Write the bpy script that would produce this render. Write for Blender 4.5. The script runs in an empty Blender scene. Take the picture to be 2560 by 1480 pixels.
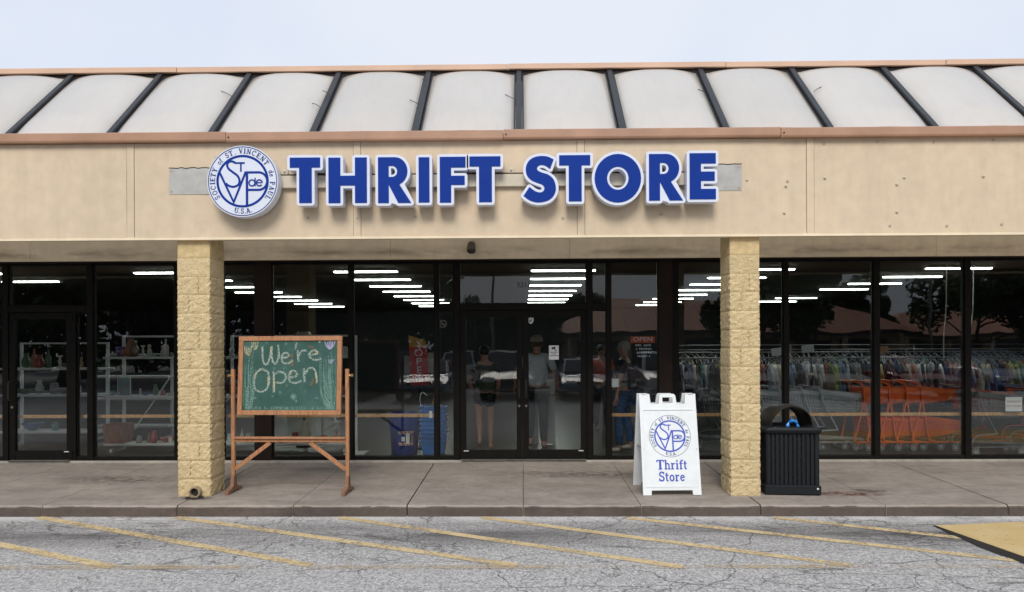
import bpy, bmesh, math, random
from mathutils import Vector, Matrix, geometry
R = math.radians
rnd = random.Random(7)
sc = bpy.context.scene
col = sc.collection

# ------------------------------------------------------------------ camera
FPX, W0, H0 = 1800.0, 2560, 1480
CAM = Vector((0, -10.34, 1.63))
cd = bpy.data.cameras.new('camera'); cam = bpy.data.objects.new('camera', cd); col.objects.link(cam)
CM = Matrix.Rotation(R(0.85), 4, 'Z') @ Matrix.Rotation(R(90), 4, 'X') @ Matrix.Rotation(R(-0.235), 4, 'Z')
cam.matrix_world = Matrix.Translation(CAM) @ CM
cd.sensor_width = 36; cd.lens = FPX / W0 * 36; cd.shift_y = 130 / 2560
cd.clip_start = .05; cd.clip_end = 2000
sc.camera = cam

# ------------------------------------------------------------------ sky and sun
SUN_EL, SUN_AZ = R(42), R(184)       # from above and behind the viewer, a little from the left
wd = bpy.data.worlds.new('World'); sc.world = wd; wd.use_nodes = True
nt = wd.node_tree; nt.nodes.clear()
wo = nt.nodes.new('ShaderNodeOutputWorld'); bg = nt.nodes.new('ShaderNodeBackground')
sky = nt.nodes.new('ShaderNodeTexSky'); sky.sky_type = 'NISHITA'; sky.sun_disc = False
sky.sun_elevation = SUN_EL; sky.sun_rotation = SUN_AZ; sky.air_density = 1.2; sky.dust_density = 3
tc = nt.nodes.new('ShaderNodeTexCoord'); nz = nt.nodes.new('ShaderNodeTexNoise')
nz.inputs['Scale'].default_value = 1.6; nz.inputs['Detail'].default_value = 5
rp = nt.nodes.new('ShaderNodeValToRGB')
rp.color_ramp.elements[0].position = .35; rp.color_ramp.elements[0].color = (5.9, 6.7, 8.3, 1)
rp.color_ramp.elements[1].position = .65; rp.color_ramp.elements[1].color = (7.6, 8.0, 8.75, 1)
mx = nt.nodes.new('ShaderNodeMixRGB'); mx.inputs[0].default_value = .88
nt.links.new(tc.outputs['Generated'], nz.inputs['Vector']); nt.links.new(nz.outputs['Fac'], rp.inputs[0])
nt.links.new(sky.outputs[0], mx.inputs[1]); nt.links.new(rp.outputs[0], mx.inputs[2])
nt.links.new(mx.outputs[0], bg.inputs[0]); bg.inputs[1].default_value = .0745
nt.links.new(bg.outputs[0], wo.inputs[0])
ld = bpy.data.lights.new('sun', 'SUN'); ld.energy = 1.5; ld.angle = R(24); ld.color = (1, .94, .86)
sun = bpy.data.objects.new('sun', ld); col.objects.link(sun)
# direction towards the sun: azimuth measured from +Y clockwise, like the sky node
sd = Vector((math.sin(SUN_AZ) * math.cos(SUN_EL), math.cos(SUN_AZ) * math.cos(SUN_EL), math.sin(SUN_EL)))
sun.rotation_euler = (-sd).to_track_quat('-Z', 'Y').to_euler()
sc.view_settings.view_transform = 'Standard'; sc.view_settings.look = 'None'
sc.view_settings.exposure = 0.64; sc.view_settings.gamma = 1; sc.view_settings.use_curve_mapping = False
sc.cycles.max_bounces = 7; sc.cycles.diffuse_bounces = 4; sc.cycles.glossy_bounces = 4
sc.cycles.transparent_max_bounces = 24; sc.cycles.use_denoising = True
sc.cycles.caustics_reflective = False; sc.cycles.caustics_refractive = False

# ------------------------------------------------------------------ surveying helpers
def ray(px, py):
    v = CM.to_3x3() @ Vector(((px - 1280) / FPX, (-(py - 740) + 130) / FPX, -1)); return v
def U(px, py, Y):            # photo pixel -> (x, z) on the vertical plane at depth Y
    v = ray(px, py); t = (Y - CAM.y) / v.y; p = CAM + v * t; return p.x, p.z
def G(px, py, z):            # photo pixel -> (x, y) on the horizontal plane at z
    v = ray(px, py); t = (z - CAM.z) / v.z; p = CAM + v * t; return p.x, p.y
K = 1 / 0.984375
def UD(dx, dy, Y): return U(dx * K, dy * K, Y)
def walk(y): return .03 * y  # the pavement falls towards the kerb

# ------------------------------------------------------------------ materials
class NT:
    def __init__(s, name):
        s.m = bpy.data.materials.new(name); s.m.use_nodes = True; s.t = s.m.node_tree; s.t.nodes.clear()
        s.out = s.n('ShaderNodeOutputMaterial'); s.co = s.n('ShaderNodeTexCoord').outputs['Object']
    def n(s, k, **kw):
        x = s.t.nodes.new(k)
        for a, b in kw.items(): setattr(x, a, b)
        return x
    def l(s, a, b): s.t.links.new(a, b)
    def mapped(s, scale=(1, 1, 1), world=False):
        mp = s.n('ShaderNodeMapping'); mp.inputs['Scale'].default_value = scale
        s.l(s.n('ShaderNodeNewGeometry').outputs['Position'] if world else s.co, mp.inputs['Vector']); return mp.outputs[0]
    def noise(s, scale, detail=4, vec=None, rough=.55, dist=0):
        x = s.n('ShaderNodeTexNoise'); x.inputs['Scale'].default_value = scale; x.inputs['Detail'].default_value = detail
        x.inputs['Roughness'].default_value = rough; x.inputs['Distortion'].default_value = dist
        s.l(vec if vec is not None else s.co, x.inputs['Vector']); return x.outputs['Fac']
    def ramp(s, f, stops):
        x = s.n('ShaderNodeValToRGB'); e = x.color_ramp.elements
        while len(e) < len(stops): e.new(.5)
        for i, (p, c) in enumerate(stops):
            e[i].position = p; e[i].color = (c, c, c, 1) if isinstance(c, (int, float)) else (*c[:3], 1)
        s.l(f, x.inputs[0]); return x.outputs[0]
    def mix(s, f, a, b, mode='MIX'):
        x = s.n('ShaderNodeMixRGB', blend_type=mode)
        for i, v in enumerate((f, a, b)):
            if isinstance(v, (int, float)): x.inputs[i].default_value = v if i == 0 else (v, v, v, 1)
            elif isinstance(v, tuple): x.inputs[i].default_value = (*v[:3], 1)
            else: s.l(v, x.inputs[i])
        return x.outputs[0]
    def math(s, op, a, b=0.0):
        x = s.n('ShaderNodeMath', operation=op)
        for i, v in enumerate((a, b)):
            if isinstance(v, (int, float)): x.inputs[i].default_value = v
            else: s.l(v, x.inputs[i])
        return x.outputs[0]
    def bump(s, h, strength=.3, dist=.01, normal=None):
        x = s.n('ShaderNodeBump'); x.inputs['Strength'].default_value = strength; x.inputs['Distance'].default_value = dist
        s.l(h, x.inputs['Height'])
        if normal is not None: s.l(normal, x.inputs['Normal'])
        return x.outputs[0]
    def pbr(s, color, rough=.6, metal=0, bump=None, spec=.5, coat=0, emit=None, es=0):
        p = s.n('ShaderNodeBsdfPrincipled')
        if isinstance(color, tuple): p.inputs['Base Color'].default_value = (*color[:3], 1)
        else: s.l(color, p.inputs['Base Color'])
        if isinstance(rough, (int, float)): p.inputs['Roughness'].default_value = rough
        else: s.l(rough, p.inputs['Roughness'])
        p.inputs['Metallic'].default_value = metal; p.inputs['Specular IOR Level'].default_value = spec
        p.inputs['Coat Weight'].default_value = coat; p.inputs['Coat Roughness'].default_value = .08
        if bump is not None: s.l(bump, p.inputs['Normal'])
        if emit: p.inputs['Emission Color'].default_value = (*emit, 1); p.inputs['Emission Strength'].default_value = es
        s.l(p.outputs[0], s.out.inputs[0]); return p
MC = {}
def mat(name, c, rough=.6, var=.18, scale=6, bump=0, bscale=60, metal=0, spec=.5, coat=0, rv=0):
    if name in MC: return MC[name]
    t = NT(name); lo = tuple(x * (1 - var) for x in c); hi = tuple(min(1, x * (1 + var)) for x in c)
    cc = t.ramp(t.noise(scale, 5), [(.3, lo), (.7, hi)])
    if rv:
        oi = t.n('ShaderNodeObjectInfo').outputs['Random']
        cc = t.mix(1.0, cc, t.ramp(oi, [(0, 1 - rv), (1, 1.0)]), 'MULTIPLY')
    b = t.bump(t.noise(bscale, 4), bump, .01) if bump else None
    t.pbr(cc, rough, metal, b, spec, coat); MC[name] = t.m; return t.m
def wood(name, c):
    t = NT(name)
    v = t.mapped((3, 3, 3)); n1 = t.noise(5, 6, t.mapped((6, 6, 1.2)), dist=1.5)
    cc = t.ramp(n1, [(.3, tuple(x * .62 for x in c)), (.5, c), (.75, tuple(min(1, x * 1.3) for x in c))])
    t.pbr(cc, .5, 0, t.bump(n1, .15, .004)); return t.m
def emitm(name, c, e):
    t = NT(name); x = t.n('ShaderNodeEmission'); x.inputs[0].default_value = (*c, 1); x.inputs[1].default_value = e
    t.l(x.outputs[0], t.out.inputs[0]); return t.m

# ------------------------------------------------------------------ mesh helpers
class MB:
    def __init__(s): s.v = []; s.f = []; s.sm = False
    def add(s, vs, fs):
        o = len(s.v); s.v += [tuple(p) for p in vs]; s.f += [tuple(i + o for i in f) for f in fs]; return s
    def box(s, x0, x1, y0, y1, z0, z1, tf=None):
        vs = [Vector(p) for p in ((x0,y0,z0),(x1,y0,z0),(x1,y1,z0),(x0,y1,z0),(x0,y0,z1),(x1,y0,z1),(x1,y1,z1),(x0,y1,z1))]
        if tf: vs = [tf @ p for p in vs]
        return s.add(vs, [(0,3,2,1),(4,5,6,7),(0,1,5,4),(1,2,6,5),(2,3,7,6),(3,0,4,7)])
    def bbox(s, x0, x1, y0, y1, z0, z1, b=.004, tf=None):      # box with chamfered edges
        bm = bmesh.new(); bmesh.ops.create_cube(bm, size=1)
        for v in bm.verts: v.co = Vector(((x0+x1)/2 + v.co.x*(x1-x0), (y0+y1)/2 + v.co.y*(y1-y0), (z0+z1)/2 + v.co.z*(z1-z0)))
        bmesh.ops.bevel(bm, geom=bm.edges[:], offset=b, segments=1, affect='EDGES')
        if tf: bm.transform(tf)
        bm.verts.index_update(); vs = [v.co.copy() for v in bm.verts]; fs = [[v.index for v in f.verts] for f in bm.faces]
        bm.free(); return s.add(vs, fs)
    def bar(s, a, b, w, d=None):                                 # rectangular bar between two points
        a, b = Vector(a), Vector(b); ax = (b - a); L = ax.length; d = d or w
        q = ax.to_track_quat('Z', 'Y').to_matrix().to_4x4()
        return s.box(-w/2, w/2, -d/2, d/2, 0, L, Matrix.Translation(a) @ q)
    def tube(s, pts, r, n=8, closed=False, cap=True):
        pts = [Vector(p) for p in pts]; N = len(pts); vs = []; rr = r if isinstance(r, (list, tuple)) else [r]*N
        up = None
        for i, p in enumerate(pts):
            if closed: d = pts[(i+1) % N] - pts[i-1]
            else: d = pts[min(i+1, N-1)] - pts[max(i-1, 0)]
            d.normalize()
            if up is None: up = d.orthogonal().normalized()
            up = (up - d * up.dot(d)); up = up.normalized() if up.length > 1e-6 else d.orthogonal().normalized()
            sd_ = d.cross(up)
            for k in range(n):
                a = 2*math.pi*k/n; vs.append(p + (up*math.cos(a) + sd_*math.sin(a))*rr[i])
        fs = []
        for i in range(N if closed else N-1):
            j = (i+1) % N
            for k in range(n): fs.append((i*n+k, i*n+(k+1) % n, j*n+(k+1) % n, j*n+k))
        if cap and not closed: fs += [tuple(range(n))[::-1], tuple((N-1)*n+k for k in range(n))]
        return s.add(vs, fs)
    def lathe(s, prof, n=16, c=(0, 0, 0)):
        vs = [(c[0]+r*math.cos(2*math.pi*k/n), c[1]+r*math.sin(2*math.pi*k/n), c[2]+z) for r, z in prof for k in range(n)]
        fs = [(i*n+k, i*n+(k+1) % n, (i+1)*n+(k+1) % n, (i+1)*n+k) for i in range(len(prof)-1) for k in range(n)]
        fs += [tuple(range(n))[::-1], tuple((len(prof)-1)*n+k for k in range(n))]
        return s.add(vs, fs)
    def grid(s, fn, nu, nv):
        vs = [fn(i/nu, j/nv) for j in range(nv+1) for i in range(nu+1)]
        return s.add(vs, [(j*(nu+1)+i, j*(nu+1)+i+1, (j+1)*(nu+1)+i+1, (j+1)*(nu+1)+i) for j in range(nv) for i in range(nu)])
    def prism(s, loops, y0, y1, back=True):                       # XZ polygon(s) with holes, extruded y0 (front) .. y1
        flat = [p for l in loops for p in l]; n = len(flat)
        tri = geometry.tessellate_polygon([[Vector((x, z, 0)) for x, z in l] for l in loops])
        vs = [(x, y0, z) for x, z in flat] + [(x, y1, z) for x, z in flat]; fs = []
        for t in tri:
            a, b, c = [Vector(flat[i]) for i in t]
            cr = (b-a).x*(c-a).y - (b-a).y*(c-a).x
            t = tuple(t) if cr > 0 else tuple(t)[::-1]
            fs.append(t)
            if back: fs.append(tuple(i+n for i in t[::-1]))
        if y1 != y0:
            o = 0
            for l in loops:
                m = len(l)
                for i in range(m): fs.append((o+i, o+n+i, o+n+(i+1) % m, o+(i+1) % m)[::-1])
                o += m
        return s.add(vs, fs)
    def ribbon(s, pts, w, y, closed=False, tf=None):              # flat stroke in the XZ plane at depth y
        P = [Vector(p) for p in pts]; N = len(P)
        if N < 2: return s
        vs = []; ww = w if isinstance(w, list) else [w]*N
        for i in range(N):
            a = P[i-1] if (closed or i) else P[i]; b = P[(i+1) % N] if (closed or i < N-1) else P[i]
            d1 = (P[i]-a); d2 = (b-P[i]); d1 = d1.normalized() if d1.length > 1e-9 else d2.normalized(); d2 = d2.normalized() if d2.length > 1e-9 else d1
            t = d1 + d2; t = t.normalized() if t.length > 1e-6 else d2; nn = Vector((-t.y, t.x))
            k = 1 / max(.45, nn.dot(Vector((-d2.y, d2.x))))
            for sg in (1, -1):
                q = P[i] + nn*sg*ww[i]/2*k
                vs.append((q.x, y, q.y) if tf is None else tf(q.x, q.y, y))
        fs = [(2*i, 2*i+1, 2*((i+1) % N)+1, 2*((i+1) % N)) for i in range(N if closed else N-1)]
        return s.add(vs, fs)
    def mesh(s, name, m, smooth=False):
        me = bpy.data.meshes.new(name); me.from_pydata(s.v, [], s.f); me.validate()
        if m: me.materials.append(m)
        if smooth:
            for p in me.polygons: p.use_smooth = True
        return me
    def build(s, name, m, parent=None, loc=None, smooth=False, fix=True, rot=None):
        me = s.mesh(name, m)
        if fix:
            bm = bmesh.new(); bm.from_mesh(me); bmesh.ops.recalc_face_normals(bm, faces=bm.faces[:]); bm.to_mesh(me); bm.free()
        if smooth:
            me.polygons.foreach_set('use_smooth', [True]*len(me.polygons))
            try: me.set_sharp_from_angle(angle=R(40))
            except Exception: pass
        return put(name, me, parent, loc, rot)
def put(name, me, parent=None, loc=None, rot=None):
    o = bpy.data.objects.new(name, me); col.objects.link(o)
    if parent: o.parent = parent
    if loc: o.location = loc
    if rot: o.rotation_euler = rot
    return o
def tag(o, label=None, cat=None, group=None, kind=None):
    if label: o['label'] = label
    if cat: o['category'] = cat
    if group: o['group'] = group
    if kind: o['kind'] = kind
    return o
def thing(name, label, cat, loc=(0, 0, 0), rz=0, group=None):
    o = bpy.data.objects.new(name, None); o.empty_display_size = .1; col.objects.link(o)
    o.location = loc; o.rotation_euler = (0, 0, rz); return tag(o, label, cat, group)
def struct(o): o['kind'] = 'structure'; return o
def copy_tree(o, parent=None):
    c = o.copy(); col.objects.link(c); c.parent = parent
    for ch in list(o.children): copy_tree(ch, c)
    return c
def dup(o, loc, rz=0, label=None, group=None):
    c = copy_tree(o); c.location = loc; c.rotation_euler = (0, 0, rz)
    if label: c['label'] = label
    if group: c['group'] = group
    return c
def arc(cx, cy, rx, ry, a0, a1, n=12): return [(cx+rx*math.cos(R(a0+(a1-a0)*i/n)), cy+ry*math.sin(R(a0+(a1-a0)*i/n))) for i in range(n+1)]
def smooth_path(P, k=5, closed=False):
    P = [Vector(p) for p in P]; N = len(P); out = []
    for i in range(N if closed else N-1):
        p0 = P[(i-1) % N] if closed else P[max(i-1, 0)]; p1 = P[i]; p2 = P[(i+1) % N]; p3 = P[(i+2) % N] if closed else P[min(i+2, N-1)]
        for j in range(k):
            t = j/k; out.append(.5*((2*p1)+(p2-p0)*t+(2*p0-5*p1+4*p2-p3)*t*t+(3*p1-p0-3*p2+p3)*t**3))
    if not closed: out.append(P[-1])
    return [tuple(p) for p in out]
def text_mb(s, size, x, z, y, align='CENTER', mb=None, tf=None, sx=1):
    cu = bpy.data.curves.new('t', 'FONT'); cu.body = s; cu.size = size; cu.align_x = align; cu.resolution_u = 3
    ob = bpy.data.objects.new('t', cu); me = bpy.data.meshes.new_from_object(ob)
    mb = mb or MB(); mb.add([((v.co.x*sx+x, y, v.co.y+z) if tf is None else tf(v.co.x*sx+x, v.co.y+z, y)) for v in me.vertices], [tuple(p.vertices) for p in me.polygons])
    bpy.data.objects.remove(ob); bpy.data.curves.remove(cu); bpy.data.meshes.remove(me); return mb

# ------------------------------------------------------------------ serif stroke alphabet (height 1)
TK, TN = .24, .125
GL = {
 'T': (.8, [(TK,[(.4,0),(.4,.95)]),(TN,[(.03,.955),(.77,.955)]),(TN,[(.2,.04),(.6,.04)]),(TN,[(.05,.95),(.05,.76)]),(TN,[(.75,.95),(.75,.76)])]),
 'I': (.4, [(TK,[(.2,0),(.2,1)]),(TN,[(.02,.04),(.38,.04)]),(TN,[(.02,.96),(.38,.96)])]),
 'E': (.74, [(TK,[(.2,0),(.2,1)]),(TN,[(.02,.04),(.66,.04)]),(TN,[(.02,.96),(.64,.96)]),(TN,[(.25,.51),(.5,.51)]),(TN,[(.66,0),(.66,.24)]),(TN,[(.64,1),(.64,.78)]),(TN,[(.5,.4),(.5,.62)])]),
 'S': (.62, [(.16,arc(.31,.735,.21,.215,35,180,8)+arc(.31,.735,.21,.215,190,262,4)+arc(.31,.27,.22,.23,80,0,5)+arc(.31,.27,.22,.23,-10,-150,9)),(TN,[(.53,.98),(.53,.72)]),(TN,[(.07,.02),(.07,.3)])]),
 'O': (.86, [(.16,arc(.43,.5,.33,.45,0,345,23),1)]),
 'C': (.8, [(.16,arc(.43,.5,.33,.45,45,318,18)),(TN,[(.72,.98),(.72,.66)])]),
 'Y': (.82, [(TK,[(.41,0),(.41,.45)]),(TK,[(.14,.97),(.41,.42)]),(TN,[(.7,.97),(.43,.42)]),(TN,[(0,.96),(.32,.96)]),(TN,[(.55,.96),(.83,.96)]),(TN,[(.24,.04),(.58,.04)])]),
 'V': (.82, [(TK,[(.15,.97),(.42,.03)]),(TN,[(.68,.97),(.43,.03)]),(TN,[(0,.96),(.32,.96)]),(TN,[(.54,.96),(.82,.96)])]),
 'N': (.86, [(TN,[(.15,0),(.15,.97)]),(TK,[(.15,.95),(.7,.05)]),(TN,[(.71,0),(.71,1)]),(TN,[(0,.96),(.25,.96)]),(TN,[(.56,.96),(.86,.96)]),(TN,[(0,.04),(.3,.04)])]),
 'P': (.7, [(TK,[(.2,0),(.2,1)]),(.13,[(.25,.93),(.4,.93)]+arc(.4,.7,.2,.23,90,-90,8)+[(.25,.47)]),(TN,[(.02,.04),(.4,.04)]),(TN,[(.02,.96),(.25,.96)])]),
 'A': (.86, [(TN,[(.15,.03),(.41,1)]),(TK,[(.42,.98),(.69,.03)]),(TN,[(.25,.34),(.58,.34)]),(TN,[(0,.04),(.3,.04)]),(TN,[(.52,.04),(.86,.04)])]),
 'U': (.84, [(TK,[(.2,1),(.2,.35)]),(.13,arc(.43,.33,.24,.28,180,360,10)),(TN,[(.67,1),(.67,.33)]),(TN,[(.03,.96),(.37,.96)]),(TN,[(.54,.96),(.82,.96)])]),
 'L': (.7, [(TK,[(.2,0),(.2,1)]),(TN,[(.02,.04),(.64,.04)]),(TN,[(.02,.96),(.38,.96)]),(TN,[(.64,0),(.64,.28)])]),
 '.': (.28, [(.17,[(.14,.0),(.14,.16)])]),
 ' ': (.4, []),
 'o': (.58, [(.15,arc(.29,.33,.2,.29,0,340,17),1)]),
 'e': (.56, [(.14,arc(.28,.33,.19,.28,5,325,16)),(TN,[(.12,.37),(.45,.37)])]),
 'd': (.64, [(.15,arc(.27,.33,.18,.29,0,340,17),1),(.16,[(.47,0),(.47,1)]),(TN,[(.36,.96),(.5,.96)]),(TN,[(.47,.04),(.62,.04)])]),
 'f': (.42, [(.16,[(.19,0),(.19,.75)]+arc(.34,.77,.14,.17,170,50,5)),(TN,[(.03,.63),(.38,.63)]),(TN,[(.06,.04),(.34,.04)])]),
 'h': (.66, [(.17,[(.17,0),(.17,1)]),(.14,arc(.34,.42,.17,.2,150,0,7)+[(.51,.0)]),(TN,[(.03,.04),(.31,.04)]),(TN,[(.38,.04),(.65,.04)]),(TN,[(.03,.96),(.18,.96)])]),
 'r': (.5, [(.17,[(.17,0),(.17,.66)]),(.15,arc(.36,.42,.17,.18,150,55,5)),(TN,[(.03,.04),(.34,.04)]),(TN,[(.03,.62),(.18,.62)])]),
 'i': (.34, [(.17,[(.17,0),(.17,.66)]),(TN,[(.03,.04),(.31,.04)]),(TN,[(.03,.62),(.18,.62)]),(.17,[(.17,.8),(.17,.97)])]),
 't': (.42, [(.16,[(.18,.88),(.18,.2)]+arc(.3,.16,.12,.11,180,300,5)),(TN,[(.03,.63),(.38,.63)])]),
}
def glyph(mb, ch, tf, y, h):
    w, st = GL[ch]
    for i, sgl in enumerate(st):
        yy = y - .0002*(i+1)
        mb.ribbon(sgl[1], sgl[0], yy, closed=len(sgl) > 2, tf=lambda a, b, c: tf(a-w/2, b, c))
def serif_line(s, size, x, z, y, track, m, parent, tf=None):
    tot = sum(GL[c][0]+track for c in s) - track; cx = x - tot*size/2
    for c in s:
        w = GL[c][0]; ox = cx + w*size/2
        f = (lambda a, b, yy, ox=ox: (ox+a*size, yy, z+b*size)) if tf is None else (lambda a, b, yy, ox=ox: tf(ox+a*size, z+b*size, yy))
        g_ = MB(); glyph(g_, c, f, y, size)
        if g_.v: g_.build('letter', m, parent, fix=False)
        cx += (w+track)*size

def emblem_print(parent, Rr, y, mblue, mtext, mthin, tf=None, rim=.962, rw=.026):
    """round society emblem: rings, monogram and the words on the circle"""
    tf = tf or (lambda a, b, c: (a, c, b))
    T = lambda a, b, c: tf(a*Rr, b*Rr, c)
    m = MB(); m.ribbon(arc(0, 0, rim, rim, 0, 354, 59), rw, y, True, tf=T); m.build('outline_ring', mthin, parent, fix=False)
    m = MB(); m.ribbon(arc(0, 0, .705, .705, 0, 354, 59), .068, y, True, tf=T); m.build('inner_ring', mblue, parent, fix=False)
    m = MB(); st = [
      (.062, smooth_path([(-.47,-.055),(-.40,-.12),(-.26,-.155),(-.12,-.10),(-.085,.02),(-.14,.15),(-.28,.26),(-.40,.36),(-.43,.47),(-.37,.55),(-.27,.55),(-.2,.51)], 4)),
      (.05, [(-.22,.51),(.065,.51)]), (.045, [(-.045,.5),(-.045,.265)]),
      (.062, [(-.64,.24),(-.25,-.585),(.085,.245),(.46,.245)]+arc(.46,0,.235,.245,80,-80,10)+[(.46,-.245),(.13,-.245)]),
      (.068, [(.125,.235),(.125,-.675)]),
      (.036, arc(.265,-.05,.082,.085,0,345,20), 1), (.036, [(.355,.09),(.355,-.14)]), (.036, arc(.475,-.05,.082,.085,5,320,18)), (.03, [(.4,-.045),(.55,-.045)])]
    for i, q in enumerate(st): m.ribbon(q[1], q[0], y-.0004*(i+1), closed=len(q) > 2, tf=T)
    m.build('monogram', mblue, parent, fix=False)
    h = .142
    def at(c, ang, r=.775):
        a = R(ang); rot = a - math.pi/2
        def f(gx, gz, yy):
            lx, lz = gx*h, gz*h
            bx, bz = math.cos(a)*r, math.sin(a)*r
            return T(bx + lx*math.cos(rot) - lz*math.sin(rot), bz + lx*math.sin(rot) + lz*math.cos(rot), yy)
        g_ = MB(); glyph(g_, c, f, y, h); g_.build('letter', mtext, parent, fix=False)
    for wds, a0, a1 in (('SOCIETY',213,156.5),('of',141.5,136),('ST.',121,104.5),('VINCENT',92.5,34.5),('de',18,11),('PAUL',-4.5,-33)):
        for i, c in enumerate(wds):
            if wds == 'SOCIETY': ang = [212.5,202.5,192.5,184,177,168,158][i]
            elif wds == 'VINCENT': ang = [93,85.5,77.5,67.5,57.5,47.5,37.5][i]
            else: ang = a0 + (a1-a0)*i/(len(wds)-1)
            at(c, ang)
    for c, x in zip('U.S.A.', (-.19,-.105,-.01,.075,.165,.255)):
        a = math.asin(x/.9)
        def f(gx, gz, yy, a=a): 
            lx, lz = gx*h, gz*h; bx, bz = math.sin(a)*.905, -math.cos(a)*.905
            return T(bx + lx*math.cos(a) - lz*math.sin(a), bz + lx*math.sin(a) + lz*math.cos(a), yy)
        g_ = MB(); glyph(g_, c, f, y, h); g_.build('letter', mtext, parent, fix=False)
# ================================================================== materials used by the large structure
m_fascia = None
def stucco(name, c, low=0):
    t = NT(name); v = t.mapped((1, 1, 1), True)
    big = t.noise(.55, 4, v); fine = t.noise(7, 6, v); streak = t.noise(3.0, 4, t.mapped((2.2, 1, .35), True))
    cc = t.ramp(big, [(.3, tuple(x*.93 for x in c)), (.55, c), (.75, (c[0]*1.01, c[1]*.975, c[2]*.95))])
    cc = t.mix(.35, cc, t.ramp(fine, [(.3, .72), (.65, 1.0)]), 'MULTIPLY')
    cc = t.mix(.16, cc, t.ramp(streak, [(.36, .62), (.56, 1.0)]), 'MULTIPLY')
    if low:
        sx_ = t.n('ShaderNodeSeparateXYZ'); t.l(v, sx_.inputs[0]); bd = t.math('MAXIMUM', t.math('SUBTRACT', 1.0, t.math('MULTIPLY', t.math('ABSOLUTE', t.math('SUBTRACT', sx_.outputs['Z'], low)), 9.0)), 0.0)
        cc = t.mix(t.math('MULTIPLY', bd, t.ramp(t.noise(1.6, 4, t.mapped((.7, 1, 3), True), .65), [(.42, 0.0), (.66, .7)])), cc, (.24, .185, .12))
    t.pbr(cc, .75, 0, t.bump(t.noise(1.2, 3, v), .35, .03, t.bump(t.noise(220, 3, v), .12, .004)), .3); return t.m
m_fascia = stucco('painted metal fascia', (.705, .575, .415))
m_soffit = stucco('painted beam', (.90, .77, .56), 3.0); m_bounce = mat('pale bounce wall paint', (.80, .76, .66), .8, .05, 2); m_lin = mat('brown canopy lining', (.42, .27, .16), .7, .15, 3); m_under = mat('canopy underside', (.16, .10, .06), .8, .15, 2)
m_trim = mat('brown enamelled trim', (.41, .235, .15), .45, .12, 3, .05, 200)
m_cap = mat('tan roof cap', (.62, .41, .29), .5, .08, 2)
m_bronze = mat('dark bronze aluminium', (.006, .005, .004), .55, .25, 12, .03, 120, spec=.15)
m_rib = mat('dark rib metal', (.026, .029, .034), .5, .25, 9, .08, 90)
m_dark = mat('dark panel', (.016, .009, .007), .6, .25, 4, spec=.2)
m_grey = mat('bare grey patch', (.43, .43, .41), .6, .12, 9, .1, 60)
m_white = mat('white enamel', (.80, .81, .82), .35, .03, 6)
m_mortar = mat('painted mortar', (.66, .49, .25), .9, .15, 30, .2, 90)

t = NT('split face block')
v = t.mapped((1, 1, 1), True); n1 = t.noise(20, 7, t.mapped((1, 1, 1.9), True), .70, 2.6); n2 = t.noise(9, 3, v)
cc = t.ramp(n1, [(.36, (.40, .27, .11)), (.41, (.78, .58, .30)), (.47, (.92, .73, .42)), (.75, (.95, .79, .48))])  # dark creases: shade of the rough relief put into the colour
cc = t.mix(.5, cc, t.ramp(n2, [(.3, .82), (.6, 1.0)]), 'MULTIPLY')
cc = t.mix(1, cc, t.ramp(t.n('ShaderNodeObjectInfo').outputs['Random'], [(0, .93), (1, 1.0)]), 'MULTIPLY')
t.pbr(cc, .8, 0, t.bump(n1, 1.0, .028), .3); m_block = t.m
m_blocks = mat('smooth top block', (.66, .50, .26), .8, .18, 14, .3, 40, rv=.12)

t = NT('acrylic dome')
cc = t.ramp(t.noise(1.7, 6, t.mapped((1, 1, .5), True), .65), [(.3, (.90, .87, .82)), (.5, (.94, .91, .86)), (.7, (.96, .94, .90))])
cc = t.mix(.25, cc, t.ramp(t.noise(4, 5, t.mapped((3.5, 1, .35), True), .7), [(.34, .80), (.55, 1.0)]), 'MULTIPLY'); cc = t.mix(1, cc, t.ramp(t.n('ShaderNodeObjectInfo').outputs['Random'], [(0, .93), (1, 1.0)]), 'MULTIPLY')
p_ = t.pbr(cc, .3, 0, t.bump(t.noise(1.4, 2), .25, .03), .8, .9); tl_ = t.n('ShaderNodeBsdfTranslucent'); tl_.inputs[0].default_value = (.88, .86, .80, 1)
ms = t.n('ShaderNodeMixShader'); ms.inputs[0].default_value = .42; t.l(p_.outputs[0], ms.inputs[1]); t.l(tl_.outputs[0], ms.inputs[2]); t.l(ms.outputs[0], t.out.inputs[0]); m_dome = t.m

t = NT('tinted glass')
tr = t.n('ShaderNodeBsdfTransparent'); tr.inputs[0].default_value = (.93, .945, .935, 1)
gl = t.n('ShaderNodeBsdfGlossy'); gl.inputs['Roughness'].default_value = 0; gl.inputs[0].default_value = (1, 1, 1, 1)
fr = t.n('ShaderNodeFresnel'); fr.inputs[0].default_value = 1.5
bp = t.bump(t.noise(1.1, 2, t.mapped((1, 1, .8), True)), .12, .02); t.l(bp, gl.inputs['Normal'])
ms = t.n('ShaderNodeMixShader'); t.l(t.math('MULTIPLY', fr.outputs[0], .85), ms.inputs[0]); t.l(tr.outputs[0], ms.inputs[1]); t.l(gl.outputs[0], ms.inputs[2])
t.l(ms.outputs[0], t.out.inputs[0]); m_glass = t.m

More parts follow.
